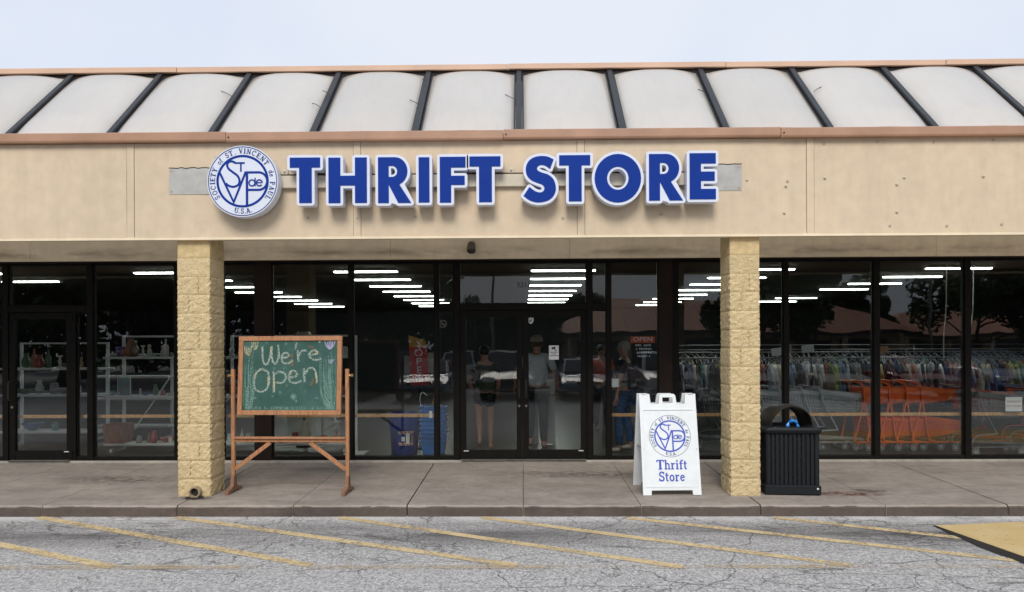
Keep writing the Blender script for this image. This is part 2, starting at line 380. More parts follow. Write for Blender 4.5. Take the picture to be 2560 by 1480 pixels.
# asphalt: pale worn aggregate, open cracks, tyre-dark band
t = NT('old asphalt')
v = t.mapped((1, 1, 1), True)
ag = t.noise(48, 3, t.mapped((1, .7, 1), True), .85); cl = t.noise(26, 3, v, .7); ag = t.mix(.3, ag, t.noise(170, 2, v, .8)); big = t.noise(.5, 4, v)
cc = t.ramp(ag, [(.34, (.10, .10, .103)), (.46, (.35, .348, .35)), (.64, (.74, .735, .73))])
cc = t.mix(.55, cc, t.ramp(cl, [(.3, .62), (.6, 1.0)]), 'MULTIPLY')
st = t.noise(.9, 4, t.mapped((.35, 1.6, 1), True), .6)
sep = t.n('ShaderNodeSeparateXYZ'); t.l(t.n('ShaderNodeNewGeometry').outputs['Position'], sep.inputs[0])
band = t.math('SUBTRACT', 1.0, t.math('MULTIPLY', t.math('ABSOLUTE', t.math('ADD', sep.outputs['Y'], 3.3)), 1.7))
band = t.math('MAXIMUM', band, 0.0)
dk = t.math('MULTIPLY', band, t.ramp(st, [(.36, 0.0), (.58, 1.0)]))
cc = t.mix(t.math('MULTIPLY', dk, .9), cc, (.085, .082, .08))
ed = t.math('MAXIMUM', t.math('SUBTRACT', 1.0, t.math('MULTIPLY', t.math('ABSOLUTE', t.math('ADD', sep.outputs['Y'], 2.62)), 5.0)), 0.0)
cc = t.mix(t.math('MULTIPLY', ed, t.ramp(t.noise(3, 4, v), [(.35, 0.0), (.6, .75)])), cc, (.66, .655, .65))
def cracks(scale, wdt, seed, mask_lo):
    mp = t.n('ShaderNodeMapping'); mp.inputs['Location'].default_value = (seed, seed*.7, 0)
    nzz = t.n('ShaderNodeTexNoise'); nzz.inputs['Scale'].default_value = 2.2; nzz.inputs['Detail'].default_value = 6; t.l(v, nzz.inputs['Vector'])
    av = t.n('ShaderNodeVectorMath', operation='SCALE'); t.l(nzz.outputs['Color'], av.inputs[0]); av.inputs['Scale'].default_value = .55
    ad = t.n('ShaderNodeVectorMath', operation='ADD'); t.l(v, ad.inputs[0]); t.l(av.outputs[0], ad.inputs[1]); t.l(ad.outputs[0], mp.inputs['Vector'])
    vo = t.n('ShaderNodeTexVoronoi', feature='DISTANCE_TO_EDGE'); vo.inputs['Scale'].default_value = scale; t.l(mp.outputs[0], vo.inputs['Vector'])
    ln = t.ramp(vo.outputs['Distance'], [(0, 1.0), (wdt, 0.0)])
    return t.math('MULTIPLY', ln, t.ramp(t.noise(.8, 3, mp.outputs[0]), [(mask_lo, 0.0), (mask_lo+.08, 1.0)]))
ck = t.math('MAXIMUM', cracks(.7, .009, 3.1, .44), cracks(2.6, .014, 9.4, .50))
v_keep = v; v = t.mapped((.35, 1.5, 1), True); ck = t.math('MAXIMUM', ck, cracks(1.1, .016, 5.7, .47)); v = v_keep
cc = t.mix(t.math('MULTIPLY', ck, .62), cc, (.05, .048, .046))
oil = t.ramp(t.noise(.55, 3, t.mapped((1, 1.2, 1), True), .5), [(.62, 0.0), (.72, .55)]); cc = t.mix(t.math('MULTIPLY', oil, t.ramp(t.noise(6, 4, v), [(.4, .3), (.6, 1.0)])), cc, (.14, .135, .13))
cc = t.mix(1.0, cc, (1.0, .985, .965), 'MULTIPLY')
hb = t.math('SUBTRACT', ag, ck)
t.pbr(cc, .9, 0, t.bump(hb, .8, .012), .2); m_asphalt = t.m

t = NT('yellow line paint')
v = t.mapped((1, 1, 1), True); wr = t.noise(30, 4, v, .75); w2 = t.noise(2.5, 3, v)
al = t.ramp(t.math('ADD', wr, t.math('MULTIPLY', w2, .55)), [(.56, 0.0), (.80, 1.0)])
p = t.pbr(t.ramp(t.noise(5, 4, v), [(.3, (.54, .41, .22)), (.7, (.64, .51, .30))]), .8, 0, None, .2)
trn = t.n('ShaderNodeBsdfTransparent'); ms = t.n('ShaderNodeMixShader'); t.l(al, ms.inputs[0]); t.l(trn.outputs[0], ms.inputs[1]); t.l(p.outputs[0], ms.inputs[2]); t.l(ms.outputs[0], t.out.inputs[0]); m_line = t.m
t = NT('faded line paint')
v = t.mapped((1, 1, 1), True); wr = t.noise(24, 4, v, .8)
al = t.ramp(t.math('ADD', wr, t.math('MULTIPLY', t.noise(1.5, 3, v), .6)), [(.74, 0.0), (.95, .6)])
p = t.pbr((.55, .42, .24), .85, 0, None, .2)
trn = t.n('ShaderNodeBsdfTransparent'); ms = t.n('ShaderNodeMixShader'); t.l(al, ms.inputs[0]); t.l(trn.outputs[0], ms.inputs[1]); t.l(p.outputs[0], ms.inputs[2]); t.l(ms.outputs[0], t.out.inputs[0]); m_fade = t.m

def concrete(name, c, stain):
    t = NT(name); v = t.mapped((1, 1, 1), True)
    a = t.noise(.9, 5, v, .6); b = t.noise(9, 6, v, .7); s3 = t.noise(2.2, 5, t.mapped((.5, 1.5, 1), True), .65); f = t.noise(120, 3, v, .7)
    cc = t.ramp(a, [(.3, tuple(x*.78 for x in c)), (.6, c), (.78, (c[0]*1.22, c[1]*1.14, c[2]*1.05))])
    cc = t.mix(.6, cc, t.ramp(b, [(.32, .62), (.6, 1.0)]), 'MULTIPLY'); cc = t.mix(.5, cc, t.ramp(s3, [(.36, stain), (.55, 1.0)]), 'MULTIPLY')
    cc = t.mix(.35, cc, t.ramp(f, [(.35, .6), (.6, 1.1)]), 'MULTIPLY')
    t.pbr(cc, .8, 0, t.bump(f, .35, .004, t.bump(b, .2, .01)), .3); return t.m
m_walk = concrete('pavement concrete', (.375, .328, .286), .62)
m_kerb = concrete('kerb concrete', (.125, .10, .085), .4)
m_pale = concrete('pale sill concrete', (.46, .43, .38), .7)
m_black = mat('joint tar', (.02, .018, .016), .9, .3, 30)

# ================================================================== ground
g = MB(); GZ = -.195
g.add([(-220,-260,GZ),(220,-260,GZ),(220,120,GZ),(-220,120,GZ)], [(0,1,2,3)])
struct(g.build('parking_lot', m_asphalt))
def pol(points, name, m, dz=.004):
    b = MB(); b.add([(x, y, GZ+dz) for x, y in points], [tuple(range(len(points)))]); return struct(b.build(name, m))
def stripe(x0, y0, x1, y1, w=.11, m=None, dz=.004, name='painted_line'):
    a = Vector(G(x0, y0, GZ)); b = Vector(G(x1, y1, GZ)); d = (b-a).normalized(); n = Vector((-d.y, d.x))*w/2
    # stop square at the kerb and at the long line
    return pol([(a+n)[:], (a-n)[:], (b-n)[:], (b+n)[:]], name, m or m_line, dz)
for q in ((-330,1296,281,1418),(97,1293.5,778,1414),(440,1293.5,1290,1414),(850,1294,1706,1418),(1205,1294,2125,1414),(1567,1295,2560,1404),(1935,1294,2700,1378)):
    stripe(*q)
stripe(-900, 1421, 3400, 1416, .11, m_fade, .008, 'faded_line')

# ================================================================== pavement: base with separate slabs
WE = -2.53
sw = MB(); sw.box(-14, 14, WE+.03, 6, GZ-.2, -.13); sw = struct(sw.build('sidewalk', m_black))
def slab(x0, x1, y0, y1, front, nm='slab'):
    n = max(1, int((x1-x0)/.12)) if front else 1; b = MB(); r2 = random.Random(int(x0*100)+7); bot = GZ-.1 if front else -.19
    js = [(r2.uniform(-.004, .004), r2.uniform(-.004, .003)) for _ in range(n+1)]
    for i in range(n):
        xa, xb = x0+(x1-x0)*i/n, x0+(x1-x0)*(i+1)/n
        if front:
            pa, pb = js[i], js[i+1]
            A = [(xa, y0+pa[0], bot), (xa, y0+pa[0], walk(y0)-.016+pa[1]), (xa, y0+.016, walk(y0)+pa[1]*.3), (xa, y1, walk(y1))]
            B = [(xb, y0+pb[0], bot), (xb, y0+pb[0], walk(y0)-.016+pb[1]), (xb, y0+.016, walk(y0)+pb[1]*.3), (xb, y1, walk(y1))]
            b.add(A+B, [(k, k+4, k+5, k+1) for k in range(3)])
        else:
            b.add([(xa,y0,walk(y0)),(xb,y0,walk(y0)),(xb,y1,walk(y1)),(xa,y1,walk(y1))], [(0,1,2,3)])
    for xx in (x0, x1): b.add([(xx,y0,bot),(xx,y0,walk(y0)-.01),(xx,y1,walk(y1)),(xx,y1,bot)], [(0,1,2,3)])
    for yy, z in ((y0, walk(y0)), (y1, walk(y1))):
        if not (front and yy == y0): b.add([(x0,yy,bot),(x1,yy,bot),(x1,yy,z),(x0,yy,z)], [(0,1,2,3)])
    return b.build(nm, m_walk, sw)
joints = [-13.9,-12.6,-11.35,-10.1,-8.85,-7.55,-6.5,-5.27,-3.78,-2.51,-1.265,0,1.27,2.56,3.9,5.2,6.5,7.8,9.1,10.4,11.7,13.0,13.9]
wide = (-3.78, -1.265, 2.56, 5.2)
for i in range(len(joints)-1):
    a, b2 = joints[i], joints[i+1]
    ga = .007 if a in wide else .003; gb = .007 if b2 in wide else .003
    slab(a+ga, b2-gb, WE, -1.76, True); slab(a+ga, b2-gb, -1.754, -.075, False)
# pale sill strip under the shop front, a step of its own
b = MB(); b.bbox(-14, 14, -.069, -.012, -.12, .028, .006); b.build('front_sill', m_pale, sw)
# kerb face is darker: a thin skin in darker concrete over the slab fronts
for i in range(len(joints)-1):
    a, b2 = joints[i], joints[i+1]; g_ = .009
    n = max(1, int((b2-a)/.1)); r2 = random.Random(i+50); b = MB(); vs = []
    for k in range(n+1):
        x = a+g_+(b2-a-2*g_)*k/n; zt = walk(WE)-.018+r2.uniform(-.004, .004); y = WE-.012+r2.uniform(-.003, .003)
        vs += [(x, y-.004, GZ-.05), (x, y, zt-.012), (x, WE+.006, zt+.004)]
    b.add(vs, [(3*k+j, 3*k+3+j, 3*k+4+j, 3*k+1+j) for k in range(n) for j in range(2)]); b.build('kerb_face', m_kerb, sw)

# rust and dirt stains on the pavement are flat marks
def blot(name, cx, cy, rx, ry, c, seed, a=.6):
    t = NT(name+' stain'); v = t.mapped((1, 1, 1))
    gr = t.n('ShaderNodeTexGradient', gradient_type='SPHERICAL'); mp = t.n('ShaderNodeMapping'); mp.inputs['Scale'].default_value = (1/rx, 1/ry, 1); t.l(t.co, mp.inputs['Vector']); t.l(mp.outputs[0], gr.inputs[0])
    f = t.math('MULTIPLY', t.ramp(gr.outputs['Fac'], [(0, 0.0), (.7, 1.0)]), t.ramp(t.noise(9, 5, v, .7), [(.4, 0.0), (.62, a)]))
    p = t.pbr(c, .85, 0, None, .2); tr = t.n('ShaderNodeBsdfTransparent'); ms = t.n('ShaderNodeMixShader')
    t.l(f, ms.inputs[0]); t.l(tr.outputs[0], ms.inputs[1]); t.l(p.outputs[0], ms.inputs[2]); t.l(ms.outputs[0], t.out.inputs[0])
    b = MB(); b.add([(x, y, .03*y) for x, y in ((-rx,-ry),(rx,-ry),(rx,ry),(-rx,ry))], [(0,1,2,3)])
    o = b.build(name, t.m, sw, (cx, cy, walk(cy)+.003)); return o
blot('rust_stain', 3.72, -2.02, .55, .16, (.13, .045, .02), 1, .8); blot('dirt_stain', 4.05, -1.86, .25, .1, (.05, .035, .028), 2, .8)
blot('dirt_stain', -3.75, -2.2, .3, .12, (.05, .04, .035), 3, .7); blot('scuff_mark', 4.9, -.75, 1.2, .09, (.5, .47, .43), 4, .6)
blot('scuff_mark', -1.2, -1.6, 1.3, .12, (.42, .38, .33), 5, .45); blot('scuff_mark', -6.2, -.8, 1.1, .2, (.4, .38, .36), 6, .4)
blot('dirt_stain', -5.2, -1.2, .9, .35, (.10, .085, .075), 7, .5); blot('dirt_stain', .9, -.9, 1.6, .3, (.11, .095, .085), 8, .5)

# yellow ramp on the right
rp_ = [G(2338, 1316, GZ), G(2760, 1311, GZ), (11.5, -3.0), (11.5, -4.6)] ; rp_.append(G(2700, 1456, GZ))
m_ry = NT('ramp yellow'); v = m_ry.mapped((1, 1, 1), True)
cc = m_ry.ramp(m_ry.noise(2, 5, v), [(.3, (.53, .38, .16)), (.7, (.60, .46, .24))]); cc = m_ry.mix(m_ry.ramp(m_ry.noise(16, 5, v, .7), [(.60, 0.0), (.68, .8)]), cc, (.30, .20, .09))
m_ry.pbr(cc, .8, 0, m_ry.bump(m_ry.noise(90, 3, v), .4, .005), .2); m_ry = m_ry.m
P = [Vector(p) for p in (rp_[0], rp_[4], (11.5, -5.2), (11.5, -2.66), G(2560, 1311.5, GZ))]
ramp = thing('ramp', 'yellow painted concrete ramp edged in black tar beside the kerb', 'ramp', (P[0].x, P[0].y, GZ))
q = [p-P[0] for p in P]; hh = [.012, .05, .05, .05, .03]
b = MB(); n = len(q); b.add([(p.x, p.y, -.02) for p in q]+[(p.x, p.y, h) for p, h in zip(q, hh)], [tuple(range(n, 2*n))]+[(i, (i+1) % n, n+(i+1) % n, n+i) for i in range(n)])
b.build('ramp_slab', m_ry, ramp)
d = (q[1]-q[0]).normalized(); nn = Vector((-d.y, d.x)); nn = nn if nn.x < 0 else -nn
b = MB(); r2 = random.Random(4); L = (q[1]-q[0]).length; N = 14; vs = []
for k in range(N+1):
    p = q[0]+d*L*k/N; w = (.03+.05*min(1, k/4)+r2.uniform(-.018, .018)); vs += [(p.x+nn.x*.004, p.y+nn.y*.004, .012+.036*k/N), (p.x+nn.x*w, p.y+nn.y*w, .006)]
b.add(vs, [(2*k, 2*k+2, 2*k+3, 2*k+1) for k in range(N)]); b.build('tar_edge', m_black, ramp)

# ================================================================== the shop building
B = thing('shop_building', 'long beige shop building with domed skylights along its canopy and a dark glass front', 'building')
FY = -2.16; SOF = 2.90; FT = 3.985
# fascia panels and battens
bat = [UD(x, 460, FY)[0] for x in (321.5, 879, 1429.5, 1994)]; bat = [bat[0]-5.2, bat[0]-2.58] + bat + [bat[3]+2.58, bat[3]+5.2]
edges = [-14] + bat + [14]; bw = .082
for i in range(len(edges)-1):
    a = edges[i] + (bw/2 if i else 0); c = edges[i+1] - (bw/2 if i < len(edges)-2 else 0)
    b = MB(); r2 = random.Random(i); nx = 24
    def fn(u, w, a=a, c=c, r2=r2): return (a+.004+(c-a-.008)*u, FY + .004*math.sin(u*9+i)*math.sin(w*3.1), SOF+.012+(FT-SOF-.012)*w)
    b.grid(fn, nx, 8); b.build('fascia_panel', m_fascia, B, smooth=True)
for x in bat:
    b = MB(); b.bbox(x-bw/2, x+bw/2, FY-.007, FY+.03, SOF+.004, FT, .002); b.build('joint_batten', m_fascia, B)
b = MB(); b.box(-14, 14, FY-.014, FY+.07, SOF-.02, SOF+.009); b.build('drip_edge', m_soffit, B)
b = MB(); b.box(-14, 14, FY+.02, FY+.06, SOF+.01, FT); b.build('canopy_frame', m_dark, B)
b = MB(); b.box(-14, 14, FY+.065, FY+.08, SOF+.06, 3.97); b.build('canopy_lining', m_lin, B)
b = MB(); b.box(-14, 14, -.075, -.045, 3.36, 5.09); b.build('bounce_wall', m_bounce, B)  # unseen wall, added in pale paint to bounce skylight onto the beam
for xx in (-14, 13.96):
    b = MB(); b.add([(xx+dx_, y, z) for dx_ in (0, .04) for y, z in ((FY+.09, SOF+.05), (-.08, SOF+.05), (-.08, 5.08), (-.78, 5.08), (FY+.09, 3.96))], [(0,1,2,3,4),(9,8,7,6,5)]+[(k, (k+1) % 5, 5+(k+1) % 5, 5+k) for k in range(5)]); b.build('canopy_end', m_soffit, B)
for i in range(len(edges)-1):
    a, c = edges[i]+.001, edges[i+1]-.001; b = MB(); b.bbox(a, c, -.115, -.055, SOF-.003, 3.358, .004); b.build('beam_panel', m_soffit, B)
# brown eave trim in lengths
ej = [-14, -10.5, -6.6, UD(555, 330, -2.24)[0], UD(1238, 330, -2.24)[0], UD(1922, 320, -2.24)[0], 6.2, 9.7, 14]
for i in range(len(ej)-1):
    a, c = ej[i]+.003, ej[i+1]-.003; dz = .004*(-1)**i; dy = .003*(i % 2); b = MB()
    pr = [(-2.23-dy, 3.985+dz), (-2.238-dy, 4.002+dz), (-2.238-dy, 4.083+dz), (-2.225-dy, 4.092+dz), (-2.0, 4.10), (-2.0, 3.99)]
    b.add([(a, y, z) for y, z in pr]+[(c, y, z) for y, z in pr], [tuple(range(6)), tuple(range(6, 12))[::-1]]+[(k, (k+1) % 6, 6+(k+1) % 6, 6+k) for k in range(6)])
    b.build('eave_trim', m_trim, B)
    b = MB(); b.lathe([(.009, 0), (.009, .004), (.004, .007)], 8); o = b.build('screw', m_dark, B, (a+.03, -2.24-dy, 4.03+dz)); o.rotation_euler = (R(90), 0, 0)
# skylights
SB, ST = Vector((0, -2.02, 4.07)), Vector((0, -.76, 5.27)); sl = ST-SB; SL = sl.length; sl.normalize(); sn = Vector((0, -sl.z, sl.y)); sn = Vector((0, -sl.z, sl.y))
SX0, SPC = -.035, 1.197
ribme = None
for k in range(-10, 12):
    x = SX0+k*SPC
    if ribme is None:
        b = MB(); b.bbox(-.034, .034, -.06, .05, 0, SL, .006); ribme = b.mesh('skylight_rib', m_rib)
        b = MB()
        def dome(u, w):
            uu, ww = 2*u-1, 2*w-1
            prof = (max(0, 1-abs(uu)**2.7))**.72; pv = (max(0, 1-max(0, ww)**4.5))**.6
            h = .165*prof*pv*(1-.75*max(0, -ww-.6))
            return (uu*(SPC/2-.052), -h-.004, -.06+(SL+.04)*w)
        b.grid(dome, 26, 26); domeme = b.mesh('skylight_panel', m_dome, True)
        b = MB()
        for sx in (-1, 1): b.box(sx*(SPC/2-.052)-.009, sx*(SPC/2-.052)+.009, -.02, .03, .02, SL-.02)
        b.box(-(SPC/2-.06), SPC/2-.06, -.02, .03, SL-.04, SL-.02); fme = b.mesh('skylight_frame', m_rib)
    q = Matrix(((1,0,0),(0,-sn.y,sl.y),(0,-sn.z,sl.z))).to_euler()
    put('skylight_rib', ribme, B, (x, SB.y, SB.z), q)
    o = put('skylight_panel', domeme, B, (x+SPC/2, SB.y, SB.z), q); put('skylight_frame', fme, o)
# loose strips of sealant curling from the ribs
def onroof(dx, dy):   # photo point on the plane of the skylights
    v = ray(dx*K, dy*K); p0 = SB + sn*0.10 if True else SB
    nrm = sn; t = (p0-CAM).dot(nrm)/v.dot(nrm); return CAM+v*t
for pts in (((768,254),(778,257),(788,264)),((794,223),(805,228),(812,236)),((1008,246),(1020,251),(1032,257)),((1040,195),(1045,198),(1050,196)),((1206,222),(1235,229),(1268,245)),((1708,217),(1724,222),(1738,229)),((2003,225),(2014,217),(2033,210)),((2142,184),(2162,187),(2178,197)),((540,223),(555,228),(572,238))):
    b = MB(); b.tube([onroof(*p) for p in smooth_path(pts, 4)], .0045, 5); b.build('sealant_strip', m_rib, B)
# ridge cap in lengths
rj = [-14, -9.5, UD(437, 170, -.8)[0], UD(1250, 165, -.8)[0], UD(1785, 160, -.8)[0], UD(2325, 155, -.8)[0], 11, 14]
for i in range(len(rj)-1):
    b = MB(); b.bbox(rj[i]+.003, rj[i+1]-.003, -.83-.003*(i % 2), -.3, 5.315+.003*(i % 2), 5.385+.003*(i % 2), .004); b.build('ridge_cap', m_cap, B)
b = MB(); b.box(-14, 14, -.79, -.5, 5.2, 5.315); b.build('ridge_upstand', m_dark, B)
# body of the building
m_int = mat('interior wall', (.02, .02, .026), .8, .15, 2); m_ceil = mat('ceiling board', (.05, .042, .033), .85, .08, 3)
b = MB(); b.box(-14, 14, -.70, 21.0, 5.1, 5.2); b.build('roof', m_grey, B)
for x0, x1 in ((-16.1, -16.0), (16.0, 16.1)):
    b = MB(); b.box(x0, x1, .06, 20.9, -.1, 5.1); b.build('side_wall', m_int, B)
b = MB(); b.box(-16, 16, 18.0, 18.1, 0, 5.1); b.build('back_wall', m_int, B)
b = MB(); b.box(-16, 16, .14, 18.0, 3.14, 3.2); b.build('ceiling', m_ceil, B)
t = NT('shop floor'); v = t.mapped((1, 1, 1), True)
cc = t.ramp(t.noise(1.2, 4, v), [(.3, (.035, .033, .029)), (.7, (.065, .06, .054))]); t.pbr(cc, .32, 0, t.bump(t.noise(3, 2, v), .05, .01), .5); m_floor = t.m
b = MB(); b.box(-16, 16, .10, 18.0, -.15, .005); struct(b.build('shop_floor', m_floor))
b = MB(); b.box(-14, 14, -.04, .14, SOF+.05, 5.1); b.build('bulkhead', m_dark, B)

# ---- shop front: mullions, rails, panes, piers, doors
def X(d): return (d-1287)/171.6
zb, zt = .03, SOF-.006
def mull(d, w, z0=zb, z1=zt):
    b = MB(); b.bbox(X(d)-w/2, X(d)+w/2, -.045, .075, z0, z1, .003); return b.build('mullion', m_bronze, B)
def bay(x0, x1, z0=zb, z1=zt, rb=.055, rt=.05, par=None, nm='window'):
    """window: bottom and top rails between two mullions, with its pane"""
    b = MB(); b.bbox(x0+.001, x1-.001, -.035, .065, z0, z0+rb, .003); b.bbox(x0+.001, x1-.001, -.035, .065, z1-rt, z1, .003)
    b.box(x0+.001, x0+.014, -.012, .03, z0+rb, z1-rt); b.box(x1-.014, x1-.001, -.012, .03, z0+rb, z1-rt)
    o = b.build(nm, m_bronze, B)
    b = MB(); b.box(x0+.012, x1-.012, .0, .008, z0+rb-.004, z1-rt+.004); b.build('pane', m_glass, o); return o
MULL = [(-360,.08),(-110,.08),(3,.085),(215,.085),(431,.075),(863,.062),(1075,.062),(1125,.08),(1451,.075),(1498,.062),(1661,.085),(1931,.07),(2150.5,.085),(2370.5,.085),(2590,.085),(2810,.085),(3040,.085),(3260,.085)]
for d, w in MULL: mull(d, w)
for d0, d1 in ((624.5,667.5),(1620,1653.5)):
    b = MB(); b.bbox(X(d0), X(d1), -.05, .08, zb, zt, .004); b.build('pier', m_dark, B)
mull(540, .07); mull(1790, .07); mull(-600, .08); mull(-850, .08); mull(-1080, .08)
def xr(d, w): return X(d)+w/2
def xl(d, w): return X(d)-w/2
for a, c in (((-360,.08),(-110,.08)),((-110,.08),(3,.085)),((215,.085),(431,.075)),((431,.075),(540,.07)),((863,.062),(1075,.062)),((1931,.07),(2150.5,.085)),((2150.5,.085),(2370.5,.085)),((2370.5,.085),(2590,.085)),((2590,.085),(2810,.085)),((2810,.085),(3040,.085)),((3040,.085),(3260,.085)),((-600,.08),(-360,.08)),((-850,.08),(-600,.08)),((-1080,.08),(-850,.08)),((1790,.07),(1931,.07)),((1661,.085),(1790,.07))):
    bay(xr(*a), xl(*c))
bay(xr(540,.07), X(624.5)); bay(X(667.5), xl(863,.062)); bay(xr(1498,.062), X(1620)); 
TZ0, TZ1 = 2.175, 2.255
def transom(x0, x1):
    b = MB(); b.bbox(x0+.001, x1-.001, -.042, .07, TZ0, TZ1, .003); b.build('transom_bar', m_bronze, B)
    bay(x0, x1, TZ1+.001, zt, .02, .05)
for a, c in (((1075,.062),(1125,.08)),((1451,.075),(1498,.062))):
    x0, x1 = xr(*a), xl(*c); transom(x0, x1); bay(x0, x1, zb, TZ0-.001, .06, .02)
x0, x1 = xr(3,.085), xl(215,.085); transom(x0, x1)
DX0, DX1 = xr(1125,.08), xl(1451,.075); transom(DX0, DX1)
m_alu = mat('scuffed aluminium', (.22, .21, .19), .4, .3, 15, .1, 90, metal=.6)
m_sky = mat('grey sticker', (.62, .66, .68), .5, .05)
def door(x0, x1, hinge, handle_x):
    z0, z1 = zb+.012, TZ0-.006; s = .085
    b = MB()
    for a, c in ((x0, x0+s), (x1-s, x1)): b.bbox(a, c, -.03, .03, z0, z1, .004)
    b.bbox(x0+s, x1-s, -.028, .028, z0, z0+.13, .003); b.bbox(x0+s, x1-s, -.028, .028, z1-.09, z1, .003)
    o = b.build('door', m_bronze, B)
    b = MB(); b.box(x0+s-.004, x1-s+.004, 0, .008, z0+.126, z1-.086); b.build('pane', m_glass, o)
    b = MB(); hx = handle_x; sg = hinge
    b.tube(smooth_path([(hx, -.03, 1.17), (hx, -.09, 1.17), (hx+.0, -.11, 1.14)], 3)+[(hx, -.11, .98)]+smooth_path([(hx, -.11, .94), (hx, -.09, .91), (hx, -.03, .91)], 3), .012, 8); b.build('handle', m_black, o)
    b = MB(); b.tube([(x0+s, .05, 1.02), (x1-s, .05, 1.02)], .014, 8); b.build('push_bar', m_black, o)
    b = MB(); b.lathe([(.018, 0), (.018, .01), (.012, .014)], 12); l = b.build('lock_cylinder', m_alu, o, (hx, -.03, .80)); l.rotation_euler = (R(90), 0, 0)
    for zz in (z0+.02, z1-.12):
        b = MB(); hxx = x0-.004 if sg < 0 else x1+.004; b.lathe([(.014, 0), (.014, .1)], 10, (hxx, -.045, zz)); b.build('pivot', m_bronze, o)
    b = MB(); b.box(x0+.05 if sg < 0 else x1-.12, x0+.12 if sg < 0 else x1-.05, -.032, -.0305, z0+.11, z0+.122); b.build('label_strip', m_sky, o)
    return o
xm = X(1286.5); dl = door(DX0+.004, xm-.002, -1, xm-.05); dr = door(xm+.002, DX1-.004, 1, xm+.05)
b = MB(); b.bbox(xr(3,.085)+.93, xr(3,.085)+.985, -.043, .07, zb, TZ0, .003); b.build('door_jamb', m_bronze, B)
dleft = door(xr(3,.085)+.004, xr(3,.085)+.926, 1, xr(3,.085)+.05)
bay(xr(3,.085)+.987, xl(215,.085), zb, TZ0-.001, .06, .02)
for x0, x1 in ((DX0, DX1), (xr(3,.085), xr(3,.085)+.93)):
    b = MB(); b.bbox(x0+.02, x1-.02, -.10, .03, .0285, .040, .003); b.build('door_threshold', m_alu, B)
# header flashing
b = MB(); b.box(-14, 14, -.10, -.046, SOF-.022, SOF-.008); b.build('head_flashing', m_dark, B)

# decals on glass: children of the building
def shield(dx, dy, s, par):
    x, z = UD(dx, dy, -.003); P = [(-.5,.5),(-.25,.46),(0,.55),(.25,.46),(.5,.5),(.48,0),(.3,-.4),(0,-.6),(-.3,-.4),(-.48,0)]
    b = MB(); b.prism([[(x+a*s, z+c*s) for a, c in P][::-1]], -.0045, -.0045, False); o = b.build('shield_sticker', m_sky, par)
    b = MB(); b.ribbon([(x-.2*s, z+.1*s), (x-.05*s, z-.2*s), (x+.25*s, z+.25*s)], .12*s, -.0065); b.build('sticker_mark', m_bronze, o)
shield(26, 793, .085, B); shield(1306, 789, .085, B)
x0, z0 = UD(1351, 885, 0); x1, z1 = UD(1375, 850, 0)
b = MB(); b.box(x0, x1, -.006, -.003, z0, z1); note = b.build('camera_notice', m_white, B)
b = MB(); cx = (x0+x1)/2; zz = z1-.05
b.ribbon([(cx-.03, zz+.005), (cx+.022, zz+.022)], .026, -.0068); b.ribbon([(cx+.005, zz-.002), (cx+.038, zz-.032)], .011, -.0072)
r2 = random.Random(3)
for j, (wd_, yy) in enumerate(((.052, .098), (.034, .123), (.054, .148))):
    x = cx-wd_
    while x < cx+wd_:
        w = r2.uniform(.004, .009); b.ribbon([(x, z1-yy+r2.uniform(-.002, .002)), (x+w, z1-yy)], .009, -.0068); x += w+.002
b.build('notice_print', m_bronze, note)
x, z = UD(1288, 707, 0); b = text_mb('5311', .105, x+.005, z-.0, -.004, sx=.95); b.build('street_number', mat('number vinyl', (.012,.012,.014), .4, .05), B)
# no smoking sign
x, z = UD(1090, 797, 0); b = MB(); b.ribbon(arc(x, z, .05, .05, 0, 345, 23), .012, -.004, True); b.ribbon([(x-.035, z+.035), (x+.035, z-.035)], .01, -.0045); b.ribbon([(x-.035, z-.004), (x+.03, z-.004)], .012, -.005); b.build('no_smoking_sign', mat('dim decal', (.16,.15,.12), .5, .1), B)

# bolts and marks on the fascia
m_bolt = mat('old bolt', (.55, .48, .38), .6, .3, 60); m_hole = mat('filler mark', (.44, .36, .27), .8, .3, 40)
bme = MB().lathe([(.017, 0), (.017, .004), (.009, .006), (.008, .014), (.003, .016)], 10).mesh('fascia_bolt', m_bolt)
hme = MB().lathe([(.016, 0), (.012, .003), (.006, .0035)], 7).mesh('filled_hole', m_hole)
for (dx, dy, k) in ((1838,443,0),(1934,458,0),(1930,524,0),(2030,438,0),(2225,437,0),(2207,454,0),(2420,434,0),(2207,522,0),(2028,354,1),(2160,349,1),(2298,350,1),(2444,345,1),(2190,556,1),(2330,556,1),(1022,534,1),(758,536,1),(1385,537,1),(1628,528,1),(880,538,1),(1938,446,1),(533,388,1),(2465,552,1)):
    x, z = UD(dx, dy, FY); put('filled_hole' if k else 'fascia_bolt', hme if k else bme, B, (x, FY-.004, z), (R(90), 0, 0))
# grey patches where an older sign hung
for dx0, dx1, dy0, dy1, par in ((417, 560, 414, 478, B), (1700, 1825, 405, 469, B)):
    x0, z1 = UD(dx0, dy0, FY); x1, z0 = UD(dx1, dy1, FY)
    b = MB(); b.box(x0, x1, FY-.009, FY-.001, z0, z1); o = b.build('grey_patch', m_grey, par)
    b = MB(); r2 = random.Random(9); b.tube([(x0+(x1-x0)*i/14, FY-.009, z1+r2.uniform(-.006, .006)) for i in range(15)], .005, 5); b.build('torn_edge', m_dark, o)
    for ex in (x0+.03, x1-.03):
        for ez in (z0+.03, z1-.03): put('rivet', hme, o, (ex, FY-.0095, ez), (R(90), 0, 0))

